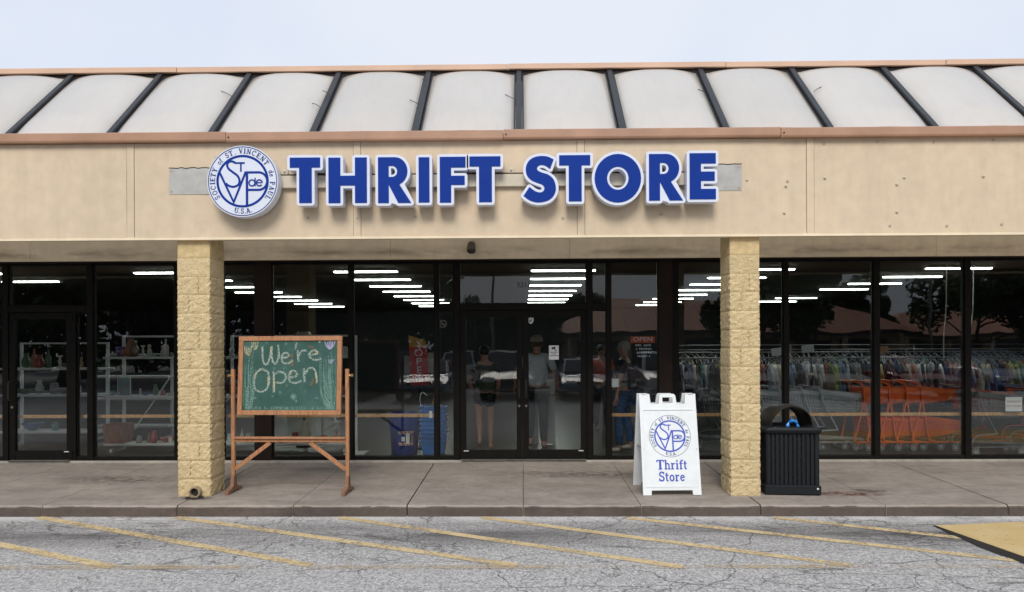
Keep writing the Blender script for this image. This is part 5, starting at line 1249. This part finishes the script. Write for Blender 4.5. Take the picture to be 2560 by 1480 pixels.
gp = wire_cart('grey plastic cart at the right end of the grey nested row beside the bin', (XC(1996, 1.2), 1.2, oz), m_gc, m_gt, 'grey shopping carts', .33)
for d, lb in ((1954, 'second grey plastic cart from the right end of the grey row'), (1900, 'grey plastic cart of the grey row, just right of the right pillar'), (1850, 'grey plastic cart of the grey row, behind the right pillar')): dup(gp, (XC(d, 1.2), 1.2, oz), 0, lb)
dup(g0, (XC(1712, 1.3), 1.3, oz), 0, 'dark wire cart between the sandwich board and the right pillar')
dup(g0, (XC(1575, 1.6), 1.6, oz), 0, 'wire cart partly hidden behind the sandwich board')
# white balloon strings at the right
for dx0, dy0, dx1, dy1, lb in ((2330, 700, 2323, 885, 'thin white string hanging over the rack, left of the two'), (2396, 700, 2384, 880, 'thin white string hanging over the rack, right of the two')):
    y = 3.2; xa, za = UD(dx0, 600, y); xb3, zb3 = UD(dx1, dy1, y); o = MB().tube(smooth_path([(xa, y, 3.14), (xa-.02, y, 2.3), ((xa+xb3)/2-.03, y, (2.3+zb3)/2), (xb3, y, zb3)], 5), .010, 5).build('hanging_string', m_shelf); tag(o, lb, 'string')
# white freestanding panels inside the doors
m_pan = mat('pale green panel', (.42, .47, .43), .5, .06, 5)
yp = 1.75; x0, _ = UD(1336, 1000, yp); x1, _ = UD(1366, 1000, yp); zt3 = UD(1350, 936, yp)[1]
t_ = thing('display_stand', 'tall pale green panel stand inside the right door leaf', 'stand', ((x0+x1)/2, yp, .005)); w = (x1-x0)/2
b = MB(); b.prism([[(-w,.02),(w-.06,.02),(w-.06,0),(w,0),(w,zt3-.04),(w-.03,zt3),(-w+.03,zt3),(-w,zt3-.04)]], -.03, .03); b.build('panel', m_pan, t_)
MB().box(-w, w, -.033, -.031, zt3-.26, zt3-.245).build('panel_groove', m_drk, t_)
x0, _ = UD(1305, 1000, yp); x1, _ = UD(1325, 1000, yp); zt4 = UD(1350, 985, yp)[1]
t_ = thing('display_stand', 'short pale panel between the man\'s legs inside the right door leaf', 'stand', ((x0+x1)/2, yp+.1, .005)); w = (x1-x0)/2
MB().bbox(-w, w, -.02, .02, 0, zt4, .006).build('panel', m_pan, t_)
for dy0, dy1, c, lb in ((1000, 1033, 'blue', 'blue cloth hanging on the pale panel inside the door'), (1034, 1058, 'red', 'red cloth hanging below the blue one inside the door'), (1060, 1085, 'pink', 'bright pink cloth hanging lowest on the pale panel inside the door')):
    xa, za = UD(1334, dy0, yp-.1); xb4, zb4 = UD(1347, dy1, yp-.1); b = MB(); b.grid(lambda u, v_: (-.045+.085*u+.01*v_, .01*math.sin(u*6), (za-zb4)*(v_-1)), 4, 3); b2 = b.build('hanging_cloth', mat(c+' hung cloth', {'blue':(.03,.12,.5),'red':(.5,.03,.03),'pink':(.6,.08,.35)}[c], .8, .1), None, ((xa+xb4)/2, yp-.1, za)); tag(b2, lb, 'cloth')

# ================================================================== people
def skin_mesh(name, verts, edges, m, parent, sub=2, root=0):
    me = bpy.data.meshes.new(name); me.from_pydata([v_[0] for v_ in verts], edges, []); o = bpy.data.objects.new(name, me); col.objects.link(o)
    o.modifiers.new('s', 'SKIN'); md = o.modifiers['s']; md.use_smooth_shade = True
    for i, v_ in enumerate(verts):
        r_ = v_[1]; me.skin_vertices[0].data[i].radius = (r_, r_) if not isinstance(r_, tuple) else r_
        me.skin_vertices[0].data[i].use_root = (i == root)
    s_ = o.modifiers.new('u', 'SUBSURF'); s_.levels = sub; s_.render_levels = sub
    dg = bpy.context.evaluated_depsgraph_get(); m2 = bpy.data.meshes.new_from_object(o.evaluated_get(dg)); bpy.data.objects.remove(o); bpy.data.meshes.remove(me)
    m2.materials.clear(); m2.materials.append(m); m2.polygons.foreach_set('use_smooth', [True]*len(m2.polygons)); return put(name, m2, parent)
def person(label, loc, rz, H, sk, hair, top, bottom, shoe, bare_legs=False, armL=None, armR=None, stepL=0., stepR=0., hat=None, wide=1., longhair=False):
    """faces +Y in its own space; built from one skeleton"""
    s = H/1.75; P_ = thing('person', label, 'person', loc, rz)
    v = []; e = []
    def a(p, r_, par=None):
        v.append((tuple(c*s for c in p), (r_[0]*s, r_[1]*s) if isinstance(r_, tuple) else r_*s)); i = len(v)-1
        if par is not None: e.append((par, i))
        return i
    pel = a((0,0,.93), (.145*wide,.105*wide)); wst = a((0,.0,1.08), (.13*wide,.095*wide), pel); ch = a((0,0,1.27), (.155*wide,.105*wide), wst); up = a((0,-.01,1.42), (.12,.08), ch)
    nk = a((0,0,1.50), .052, up); hd0 = a((0,.01,1.57), (.066,.075), nk); hd = a((0,.01,1.65), (.076,.092), hd0); tp = a((0,.0,1.72), (.05,.06), hd)
    arms = {}
    for sd_, pose in ((-1, armL), (1, armR)):
        pose = pose or ((.24,.0,1.15), (.25,.06,.90))
        sh_ = a((sd_*.175*wide,-.01,1.415), .058, up); el = a((sd_*pose[0][0], pose[0][1], pose[0][2]), .042, sh_); wr = a((sd_*pose[1][0], pose[1][1], pose[1][2]), .027, el)
        d = (Vector(pose[1])-Vector(pose[0])).normalized(); d = Vector((d.x*sd_, d.y, d.z)); side = d.cross(Vector((sd_, 0, 0))).normalized() if abs(d.x) < .9 else Vector((0, 1, 0)); w = Vector((sd_*pose[1][0], pose[1][1], pose[1][2]))
        pm = a(tuple(w+d*.05), (.032,.02), wr); kn = a(tuple(w+d*.085), (.034,.018), pm)
        for f_ in range(4):
            o_ = side*(-.024+.016*f_); L_ = (.062,.075,.07,.055)[f_]; q0 = a(tuple(w+d*.10+o_), .0105, kn); q1 = a(tuple(w+d*(.10+L_*.5)+o_+Vector((-sd_*.006,0,0))), .009, q0); a(tuple(w+d*(.10+L_)+o_+Vector((-sd_*.018,0,0))), .0075, q1)
        t1 = a(tuple(w+d*.05+side*-.035), .011, pm); a(tuple(w+d*.085+side*-.05), .009, t1); arms[sd_] = (sh_, el, wr)
    legs = {}
    for sd_, st_ in ((-1, stepL), (1, stepR)):
        lift = .0 if st_ >= 0 else min(.12, -st_*.45)
        hp_ = a((sd_*.09*wide,0,.88), .092*wide, pel); kn = a((sd_*.10, st_*.5+.03, .50+lift*.2), .058, hp_); cf = a((sd_*.10, st_*.75, .34+lift*.6), .055, kn); an = a((sd_*.10, st_, .09+lift), .034, cf); hl = a((sd_*.10, st_-.03, .045+lift), .036, an); bl = a((sd_*.105, st_+.09, .035+lift*.6), (.042,.028), hl); a((sd_*.11, st_+.15, .028+lift*.4), (.034,.02), bl); legs[sd_] = (hp_, kn, cf, an, hl, bl, len(v)-1)
    body = skin_mesh('body', v, e, sk, P_, 2, pel)
    # face: nose, ears, eyes, mouth on the head
    for sd_ in (-1, 1):
        b = MB(); b.lathe([(.004,-.03),(.016,-.02),(.019,.01),(.01,.03)], 8); o = b.build('ear', sk, P_, (sd_*.078*s, .0, 1.635*s)); o.scale = (.5*s, s, s)
        b = MB(); b.lathe([(.002,-.011),(.01,-.004),(.01,.004),(.002,.011)], 8); b.build('eye', m_drk, P_, (sd_*.03*s, .098*s, 1.65*s)).scale = (s, .5*s, s)
    MB().add([(-.012,.095,1.62),(.012,.095,1.62),(0,.122,1.618),(0,.095,1.665)], [(0,1,2),(0,2,3),(1,3,2)]).build('nose', sk, P_).scale = (s, s, s)
    MB().box(-.022,.022,.09,.099,1.583,1.59).build('mouth', m_red, P_).scale = (s, s, s)
    # hair: cap over back and top of the head
    b = MB(); b.lathe([(.06,-.045),(.085,-.02),(.092,.03),(.083,.075),(.05,.105),(.01,.115)], 14); o = b.build('hair', hair, P_, (0, -.012*s, 1.645*s), smooth=True); o.scale = (s*.98, s*1.1, s)
    if longhair:
        b = MB(); b.tube([(0,-.05,1.68),(0,-.085,1.56),(0,-.09,1.42),(0,-.085,1.34)], [.05,.07,.06,.02], 10); b.build('hair_length', hair, P_, smooth=True).scale = (s, s, s)
    if hat:
        b = MB(); b.lathe([(.096,.03),(.10,.05),(.092,.10),(.05,.135),(.01,.14)], 14); o = b.build('cap', hat, P_, (0, -.01*s, 1.645*s), smooth=True); o.scale = (s, s*1.12, s)
    def sub(ids, grow, m, nm, extra=()):
        mp = {i: k for k, i in enumerate(ids)}; vv = []
        for i in ids:
            p, r_ = v[i]; g_ = grow(i) if callable(grow) else grow; r_ = (r_[0]+g_, r_[1]+g_) if isinstance(r_, tuple) else r_+g_; vv.append((p, r_))
        ee = [(mp[x], mp[y]) for x, y in e if x in mp and y in mp]
        return vv, ee
    def build_sub(ids, grow, m, nm, tail=()):
        vv, ee = sub(ids, grow, m, nm); 
        for (src, p, r_) in tail: vv.append((tuple(c*s for c in p), r_*s if not isinstance(r_, tuple) else (r_[0]*s, r_[1]*s))); ee.append((ids.index(src), len(vv)-1))
        return skin_mesh(nm, vv, ee, m, P_, 2, 0)
    def midp(i, j, f): return tuple((Vector(v[i][0]).lerp(Vector(v[j][0]), f))[:][k]/s for k in range(3))
    tails = [(arms[k][0], midp(arms[k][0], arms[k][1], .75), .056) for k in (-1, 1)]
    build_sub([pel, wst, ch, up, arms[-1][0], arms[1][0]], .022, top, 'shirt', tails)
    if bare_legs:
        tails = [(legs[k][0], midp(legs[k][0], legs[k][1], .55), .088*wide) for k in (-1, 1)]
        build_sub([pel, legs[-1][0], legs[1][0]], .018, bottom, 'shorts', tails)
    else:
        ids = [pel]+[legs[k][j] for k in (-1, 1) for j in (0, 1, 2, 3)]; build_sub(ids, lambda i: .020, bottom, 'trousers')
    for k in (-1, 1):
        ids = [legs[k][4], legs[k][5], legs[k][6]]; vv = [(v[i][0], ((v[i][1][0]+.01, v[i][1][1]+.008) if isinstance(v[i][1], tuple) else v[i][1]+.008)) for i in ids]; skin_mesh('shoe', vv, [(0, 1), (1, 2)], shoe, P_, 1, 0)
    return P_
m_sk1 = mat('skin', (.46, .24, .16), .55, .08, 20); m_sk2 = mat('skin deeper', (.30, .16, .10), .55, .08, 20)
m_h1 = mat('dark hair', (.02, .014, .01), .6, .3, 60); m_h2 = mat('brown hair', (.06, .035, .02), .6, .3, 60)
xw, yw = UD(1193, 1100, 1.25)[0], 1.25
person('woman in dark green top and black shorts walking in behind the left door leaf', (xw, yw, .005), R(6), 1.66, m_sk1, m_h1, mat('dark olive cloth', (.045,.06,.03), .9, .2, 20), mat('black shorts cloth', (.005,.005,.006), .9, .2, 20), m_sk1, True, ((.27,.03,1.18),(.20,.20,.98)), ((.25,.0,1.15),(.22,.12,.93)), -.28, .0, wide=1.08)
xm_, ym = UD(1322, 1100, 1.3)[0], 1.3
person('man in white shirt, pale cap and dark trousers behind the right door leaf', (xm_, ym, .005), R(-4), 1.80, m_sk1, m_h2, mat('white shirt cloth', (.62,.66,.68), .85, .12, 20), mat('dark trouser cloth', (.014,.018,.022), .9, .2, 20), mat('dark shoe', (.02,.02,.02), .5, .1), False, ((.33,.02,1.17),(.36,.16,.98)), ((.30,.03,1.15),(.31,.14,.93)), -.15, .06, hat=mat('pale cap', (.35,.30,.24), .8, .1), wide=1.15)
xo, yo2 = UD(1480, 1000, 3.6)[0], 3.6
person('shopper in orange shirt far inside, through the narrow pane right of the doors', (xo, yo2, .005), R(190), 1.68, m_sk2, m_h1, mat('orange shirt cloth', (.60,.09,.02), .85, .1, 20), mat('charcoal cloth', (.035,.045,.05)), mat('dark shoe', (.02,.02,.02)), False, None, None, .05, -.05)
xd, yd = UD(1535, 1000, .95)[0], .95
person('grey haired person in dark jacket and blue jeans behind the OPEN sign', (xd, yd, .005), R(70), 1.72, m_sk1, mat('grey hair', (.32,.30,.27), .7, .2, 60), mat('navy jacket cloth', (.012,.014,.035), .9, .2, 20), mat('jeans', (.035,.085,.20), .9, .25, 30), mat('white shoe', (.55,.53,.5), .5, .1), False, None, ((.25,.12,1.18),(.15,.32,1.08)), .06, -.08, wide=1.1)
# ================================================================== across the car park (seen in the glass)
m_tile = NT('red roof sheet'); w_ = m_tile.n('ShaderNodeTexWave'); w_.inputs['Scale'].default_value = .8; m_tile.l(m_tile.mapped((1, 1, 1), True), w_.inputs[0])
m_tile.pbr(m_tile.ramp(w_.outputs['Fac'], [(.2, (.46, .20, .12)), (.8, (.58, .28, .18))]), .6); m_tile = m_tile.m
m_bw = mat('tan wall', (.42, .34, .24), .8, .1, 1); m_sh = mat('dark shop opening', (.02, .02, .02), .4, .1); m_fasc2 = mat('dark eave', (.05, .035, .03), .7, .1)
def hip(x0, x1, y0, y1, ez, rz_, label, hipd=4.5, left_hip=True):
    t_ = thing('shop_block', label, 'building', ((x0+x1)/2, (y0+y1)/2, GZ)); hw_, hd = (x1-x0)/2, (y1-y0)/2
    MB().box(-hw_, hw_, -hd, hd, 0, ez).build('wall', m_bw, t_)
    o = 1.1; l_ = hw_-hipd if left_hip else hw_+o
    P = [(-hw_-o,-hd-o,ez-.15),(hw_+o,-hd-o,ez-.15),(hw_+o,hd+o,ez-.15),(-hw_-o,hd+o,ez-.15),(-l_,-.0,rz_),(hw_-hipd,0,rz_)]
    r_ = MB().add(P, [(0,1,5,4),(1,2,5),(2,3,4,5),(3,0,4),(0,3,2,1)]).build('roof', m_tile, t_)
    MB().box(-hw_-o-.03, hw_+o+.03, hd+o-.02, hd+o+.05, ez-.42, ez-.13).build('eave_board', m_fasc2, t_)
    n = int(hw_*2/4)
    for k in range(n):
        xa = -hw_+1+k*(2*hw_-2)/n
        f = MB().bbox(xa+.2, xa+(2*hw_-2)/n-.4, hd+.005, hd+.06, .4, ez-.7, .02).build('window', m_fasc2, t_)
        MB().box(xa+.3, xa+(2*hw_-2)/n-.5, hd+.062, hd+.07, .5, ez-.8).build('pane', m_sh, f)
    for k in range(n+1):
        xa = -hw_+.6+k*(2*hw_-1.2)/n; MB().box(xa-.15, xa+.15, hd+.75, hd+1.0, 0, ez-.16).build('porch_post', m_bw, t_)
    return t_
hip(3.2, 30, -60, -47, 3.15, 6.1, 'long tan shop block with a red hipped roof, across the car park')
hip(36, 62, -75, -60, 3.2, 5.6, 'lower tan building with a red roof beyond the car park at the right')
# grass verge and distant wood
m_lawn = mat('verge grass', (.045, .075, .02), .95, .3, 2, .5, 40)
MB().add([(-200,-250,GZ+.02),(200,-250,GZ+.02),(200,-64,GZ+.02),(-200,-64,GZ+.02)], [(0,1,2,3)]).build('verge', m_lawn); struct(bpy.data.objects['verge'])
t = NT('leaves'); oi = t.n('ShaderNodeNewGeometry').outputs['Random Per Island']; t.pbr(t.ramp(oi, [(0, (.018, .038, .010)), (.6, (.04, .075, .02)), (1, (.075, .115, .035))]), .7); m_leaf = t.m
m_bark = mat('bark', (.07, .05, .035), .9, .3, 8, .5, 20)
def tree_proto(seed, Ht, Wd, nleaf):
    r2 = random.Random(seed); tr_ = MB(); tr_.tube([(0,0,-.1),(.08,0,Ht*.18),(.0,.1,Ht*.38),(.1,0,Ht*.62)], [.28,.2,.15,.06], 9); cl = []
    for k in range(9):
        a = 2*math.pi*k/9+r2.uniform(-.3, .3); h0 = Ht*r2.uniform(.2, .45); L = Wd*r2.uniform(.55, .95); p = Vector((math.cos(a)*L, math.sin(a)*L, h0+Ht*r2.uniform(.08, .35)))
        tr_.tube([(0.03,0,h0), tuple(p*.5+Vector((0,0,h0*.45))), tuple(p)], [.09,.06,.025], 6); cl.append((p, Wd*r2.uniform(.3, .5)))
    for k in range(12): cl.append((Vector((r2.gauss(0, Wd*.38), r2.gauss(0, Wd*.38), Ht*r2.uniform(.5, .95))), Wd*r2.uniform(.22, .42)))
    vs, fs = [], []
    for k in range(nleaf):
        c, rr = cl[r2.randrange(len(cl))]; d = Vector((r2.gauss(0,1), r2.gauss(0,1), r2.gauss(0,.8))).normalized()*rr*r2.uniform(.55, 1.05); p = c+d
        u = Vector((r2.gauss(0,1), r2.gauss(0,1), r2.gauss(0,1))).normalized(); w = u.orthogonal().normalized()*r2.uniform(.10, .2); u = u*r2.uniform(.12, .24); o = len(vs)
        vs += [p-u, p+w, p+u, p-w]; fs.append((o, o+1, o+2, o+3))
    lm = MB(); lm.v = [tuple(x) for x in vs]; lm.f = fs; return tr_.mesh('trunk', m_bark, True), lm.mesh('crown', m_leaf)
protos = [tree_proto(1, 9.0, 3.6, 9000), tree_proto(2, 7.2, 3.0, 7000), tree_proto(3, 11.5, 4.6, 11000)]
def tree(k, x, y, s, lb):
    t_ = thing('broadleaf_tree', lb, 'tree', (x, y, GZ), rnd.uniform(0, 6.28), 'trees around the car park'); t_.scale = (s, s, s); a, b_ = protos[k]; put('trunk', a, t_); tag(put('crown', b_, t_))
tl_ = ['leftmost tall tree of the belt left of the car park', 'second tall tree of the left belt', 'third tree of the left belt, broad crowned', 'fourth tree of the left belt beside the road', 'fifth tree of the left belt, tallest', 'sixth tree of the left belt, dense', 'seventh tree of the left belt near the parked blue car', 'last tree of the left belt, nearest the red roof']
for k, (x, y, pk, s) in enumerate(((-27,-34,2,1.25),(-21,-36,2,1.1),(-15,-33,0,1.35),(-10.5,-36,2,1.15),(-9.6,-33,0,1.15),(-30,-22,0,1.2),(-22,-24,1,1.5),(-4.6,-45,0,.62))): tree(pk, x, y, s, tl_[k])
for k, (x, y, pk, s, lb) in enumerate(((13.5,-30,0,.86,'single dark tree standing in front of the red roof'),(34,-44,2,.85,'tall tree right of the red roof'),(38,-40,2,.9,'dense tree behind the parked cars at the right'),(30,-55,0,.9,'tree touching the right hip of the red roof'),(36,-30,2,1.0,'big tree at the far right of the car park'),(27,-66,2,.8,'tree crown showing above the red roof ridge'),(-2.5,-75,1,.85,'far small tree left of the red roof'),(7.5,-78,1,1.1,'far small tree behind the red roof'),(44,-36,2,1.1,'last big tree at the right edge of the car park'))): tree(pk, x, y, s, lb)
t = MB(); 
for sx in (-1, 1):
    pass
# dense hedge behind the left tree belt
r2 = random.Random(77); hb2 = MB(); vs = []; fs = []
for k in range(18000):
    x = r2.uniform(-70, 3.0); h = (6.5 if x < -6 else 4.6)+(1.2 if x < -6 else .3)*math.sin(x*.5)+(.8 if x < -6 else .3)*math.sin(x*1.3); p = Vector((x, -47+r2.uniform(-1.2, 1.2), r2.random()**.7*h+GZ)); u = Vector((r2.gauss(0,1), r2.gauss(0,1), r2.gauss(0,1))).normalized(); w = u.orthogonal().normalized()*r2.uniform(.2, .38); u = u*r2.uniform(.25, .45); o_ = len(vs)
    vs += [p-u, p+w, p+u, p-w]; fs.append((o_, o_+1, o_+2, o_+3))
hb2.v = [tuple(q) for q in vs]; hb2.f = fs; o = hb2.build('hedge', m_leaf, fix=False); tag(o, 'dense tall hedge closing the left side of the car park', 'hedge')
# light columns
def lamp(x, y, lb):
    t_ = thing('light_column', lb, 'lamp post', (x, y, GZ), 0, 'car park light columns')
    MB().tube([(0,0,0),(0,0,7.5)], [.09,.06], 8).build('pole', m_alu, t_); MB().box(-.6,.6,-.18,.18,7.5,7.62).build('lamp_head', m_fasc2, t_); MB().lathe([(.25,0),(.25,.6),(.22,.62)], 10).build('footing', m_pale, t_)
lamp(-1.5, -27, 'car park light column near the middle of the rows'); lamp(21, -27, 'car park light column at the right')

# parked cars
m_win = mat('car glass', (.012, .016, .02), .08, .1, coat=.5); m_tyre = mat('tyre', (.02, .02, .02), .8, .2); m_rimm = mat('alloy', (.35, .36, .38), .3, .1, metal=.8); m_lamp_ = mat('head lamp glass', (.7, .7, .7), .1, .05, coat=1); m_tail = mat('tail lamp', (.3, .01, .01), .2, .1)
def car(label, loc, rz, paint, kind, plate=True):
    """nose towards +Y in its own space"""
    t_ = thing('parked_car', label, 'car', loc, rz, 'cars parked across from the shop')
    L, W, Ht = (4.6, .93, 1.72) if kind == 'suv' else (4.55, .90, 1.45)
    lo = .28
    belt = 1.05 if kind == 'suv' else .92
    side = [(-L/2+.05, .35), (-L/2, .6), (-L/2+.06, belt-.02), (-.9 if kind != 'suv' else -1.9, belt), (.9, belt), (L/2-.45, belt-.13), (L/2-.06, belt-.28), (L/2, .52), (L/2-.05, .32), (1.9, lo), (-1.8, lo)]
    b = MB(); n = len(side); secs = [(-W, .88, .05), (-W*1.0, 1.0, 0), (-W*.86, 1.03, -.02), (0, 1.05, -.03), (W*.86, 1.03, -.02), (W, 1.0, 0), (W, .88, .05)]
    secs = [(-W, .985, .03), (-W*.93, 1.0, -.01), (-W*.5, 1.01, -.03), (0, 1.015, -.035), (W*.5, 1.01, -.03), (W*.93, 1.0, -.01), (W, .985, .03)]
    vs = []
    for x, k, dz in secs:
        for y, z in side: vs.append((x, y*k, z-(dz if z > .8 else 0)))
    b.add(vs, [(i*n+j, i*n+(j+1) % n, (i+1)*n+(j+1) % n, (i+1)*n+j) for i in range(len(secs)-1) for j in range(n)]+[tuple(range(n))[::-1], tuple((len(secs)-1)*n+j for j in range(n))])
    body = b.build('body', paint, t_, smooth=True)
    y0, y1, y2, y3 = (-2.1, -1.75, .35, 1.15) if kind == 'suv' else (-1.75, -1.0, .25, 1.15)
    def cab(x, inset, zt_): return None
    b = MB(); pts = [(y0, belt-.02), (y1, Ht-.04), ((y1+y2)/2, Ht), (y2, Ht-.05), (y3, belt-.04)]; vs = []
    for x, k in ((-1, 0), (-.97, .35), (-.86, 1), (0, 1), (.86, 1), (.97, .35), (1, 0)): pass
    rows = [(-.80*W/.9, True), (0, True), (.80*W/.9, True)]
    vs = [(-W*.92, y, z) if z < belt+.01 else (-W*.74, y, z-.03) for y, z in pts] + [(0, y, z+(.0 if z < belt+.01 else .02)) for y, z in pts] + [(W*.92, y, z) if z < belt+.01 else (W*.74, y, z-.03) for y, z in pts]
    fs = [(j, j+1, 5+j+1, 5+j) for j in range(4)]+[(5+j, 5+j+1, 10+j+1, 10+j) for j in range(4)]
    b.add(vs, fs+[(0,1,2,3,4)[::-1], (10,11,12,13,14)]); cabin = b.build('cabin', paint, t_)
    def inset(quad, name, off):
        q = [Vector(p) for p in quad]; c = sum(q, Vector())/len(q); nrm = (q[1]-q[0]).cross(q[2]-q[1]).normalized(); nrm = nrm if nrm.dot(c-Vector((0, (y0+y3)/2, belt+.1))) > 0 else -nrm
        f = [c+(p-c)*.88+nrm*off for p in q]; g_ = [c+(p-c)*.88-nrm*.005 for p in q]; m_ = MB().add(f+g_, [tuple(range(len(q)))]+[(i, (i+1) % len(q), len(q)+(i+1) % len(q), len(q)+i) for i in range(len(q))]).build(name, m_win, t_); return m_
    inset([vs[4], vs[3], vs[13], vs[14]], 'windscreen', .05); inset([vs[0], vs[1], vs[11], vs[10]], 'rear_window', .05)
    for s0 in (0, 10):
        a_ = [Vector(vs[s0+k]) for k in range(5)]; mid_t = a_[2]; mid_b = a_[0].lerp(a_[4], .5)
        inset([a_[0], a_[1], a_[2], mid_b], 'side_window', .012); inset([mid_b, a_[2], a_[3], a_[4]], 'side_window', .012)
    for sx in (-1, 1):
        for yy in (L/2-.9, -L/2+.85):
            b = MB(); b.lathe([(.2, -.09), (.32, -.1), (.335, -.06), (.335, .06), (.32, .1), (.2, .09)], 18); b.v = [(sx*(W-.09)+p[2], yy+p[0], .335+p[1]) for p in b.v]; w = b.build('wheel', m_tyre, t_)
            b = MB(); b.lathe([(.205, -.095), (.19, -.1), (.05, -.08), (.05, .08), (.19, .1), (.205, .095)], 10); b.v = [(sx*(W-.09)+p[2], yy+p[0], .335+p[1]) for p in b.v]; b.build('rim', m_rimm, w)
        b = MB(); b.bbox(sx*(W-.28)-.17, sx*(W-.28)+.17, L/2-.16, L/2+.012, .60 if kind != 'suv' else .68, .72 if kind != 'suv' else .84, .03); b.build('headlight', m_lamp_, t_)
        b = MB(); b.bbox(sx*(W-.22)-.14, sx*(W-.22)+.14, -L/2-.012, -L/2+.1, .68, .82, .03); b.build('tail_light', m_tail, t_)
        b = MB(); b.bbox(sx*(W+.09)-.08, sx*(W+.09)+.08, .78, .9, belt-.02, belt+.12, .02); b.build('mirror', paint, t_)
    b = MB(); b.bbox(-.42, .42, L/2-.05, L/2+.012, .56, .70, .01); b.build('grille', m_tyre, t_); b = MB(); b.bbox(-.8, .8, L/2-.06, L/2+.02, .34, .46, .02); b.build('bumper_vent', m_tyre, t_)
    return t_
def pt(n_, c): return mat(n_+' car paint', c, .25, .03, 3, coat=.8)
cars = [('white', (.62, .63, .64), 'suv', 5.0, -15.9, 'white sport utility car facing the shop, opposite the sandwich board'), ('silver', (.38, .40, .42), 'sedan', 7.9, -16.2, 'silver saloon parked right of the white sport utility car'),
        ('blue grey', (.09, .14, .21), 'sedan', -3.4, -16.0, 'blue grey saloon facing the shop left of centre'), ('black', (.012, .013, .016), 'suv', -.55, -16.4, 'black sport utility car opposite the doors'),
        ('slate blue', (.12, .2, .32), 'sedan', 2.2, -16.1, 'slate blue saloon left of the white sport utility car'), ('dark grey', (.06, .065, .07), 'suv', -6.3, -16.2, 'dark grey car opposite the chalkboard'),
        ('maroon', (.12, .012, .015), 'sedan', -9.2, -16.1, 'maroon saloon at the left of the near row'), ('pale gold', (.36, .33, .26), 'sedan', 10.9, -16.0, 'pale gold saloon in the near row at the right'),
        ('red', (.34, .02, .02), 'sedan', 13.8, -16.2, 'red saloon at the right end of the near row'), ('blue', (.03, .08, .25), 'suv', 16.8, -16.2, 'blue sport utility car right of the red saloon')]
for n_, c, kd, x, y, lb in cars: car(lb, (x, y, GZ), R(rnd.uniform(-2, 2)), pt(n_, c), kd)
far = [('white', -12), ('silver', -9), ('dark grey', -5.8), ('white', -2.9), ('blue grey', .2), ('red', 3.2), ('silver', 6.4), ('white', 15.5), ('black', 18.6), ('silver', 21.8)]
base = {}
for i, (n_, x) in enumerate(far):
    sp_ = ['leftmost', 'second from the left', 'third from the left', 'fourth from the left', 'fifth from the left', 'sixth from the left', 'seventh from the left', 'third from the right', 'second from the right', 'rightmost'][i]
    lb = '%s saloon in the far parking row, %s' % (n_, sp_)
    src = next((o for o in bpy.data.objects if o.name.startswith('parked_car') and o.get('label', '').startswith(n_) and o.type == 'EMPTY'), None)
    o = dup(src, (x, -24.5, GZ), R(180+rnd.uniform(-2, 2)), lb.replace('saloon', 'car'), 'cars in the far parking row')
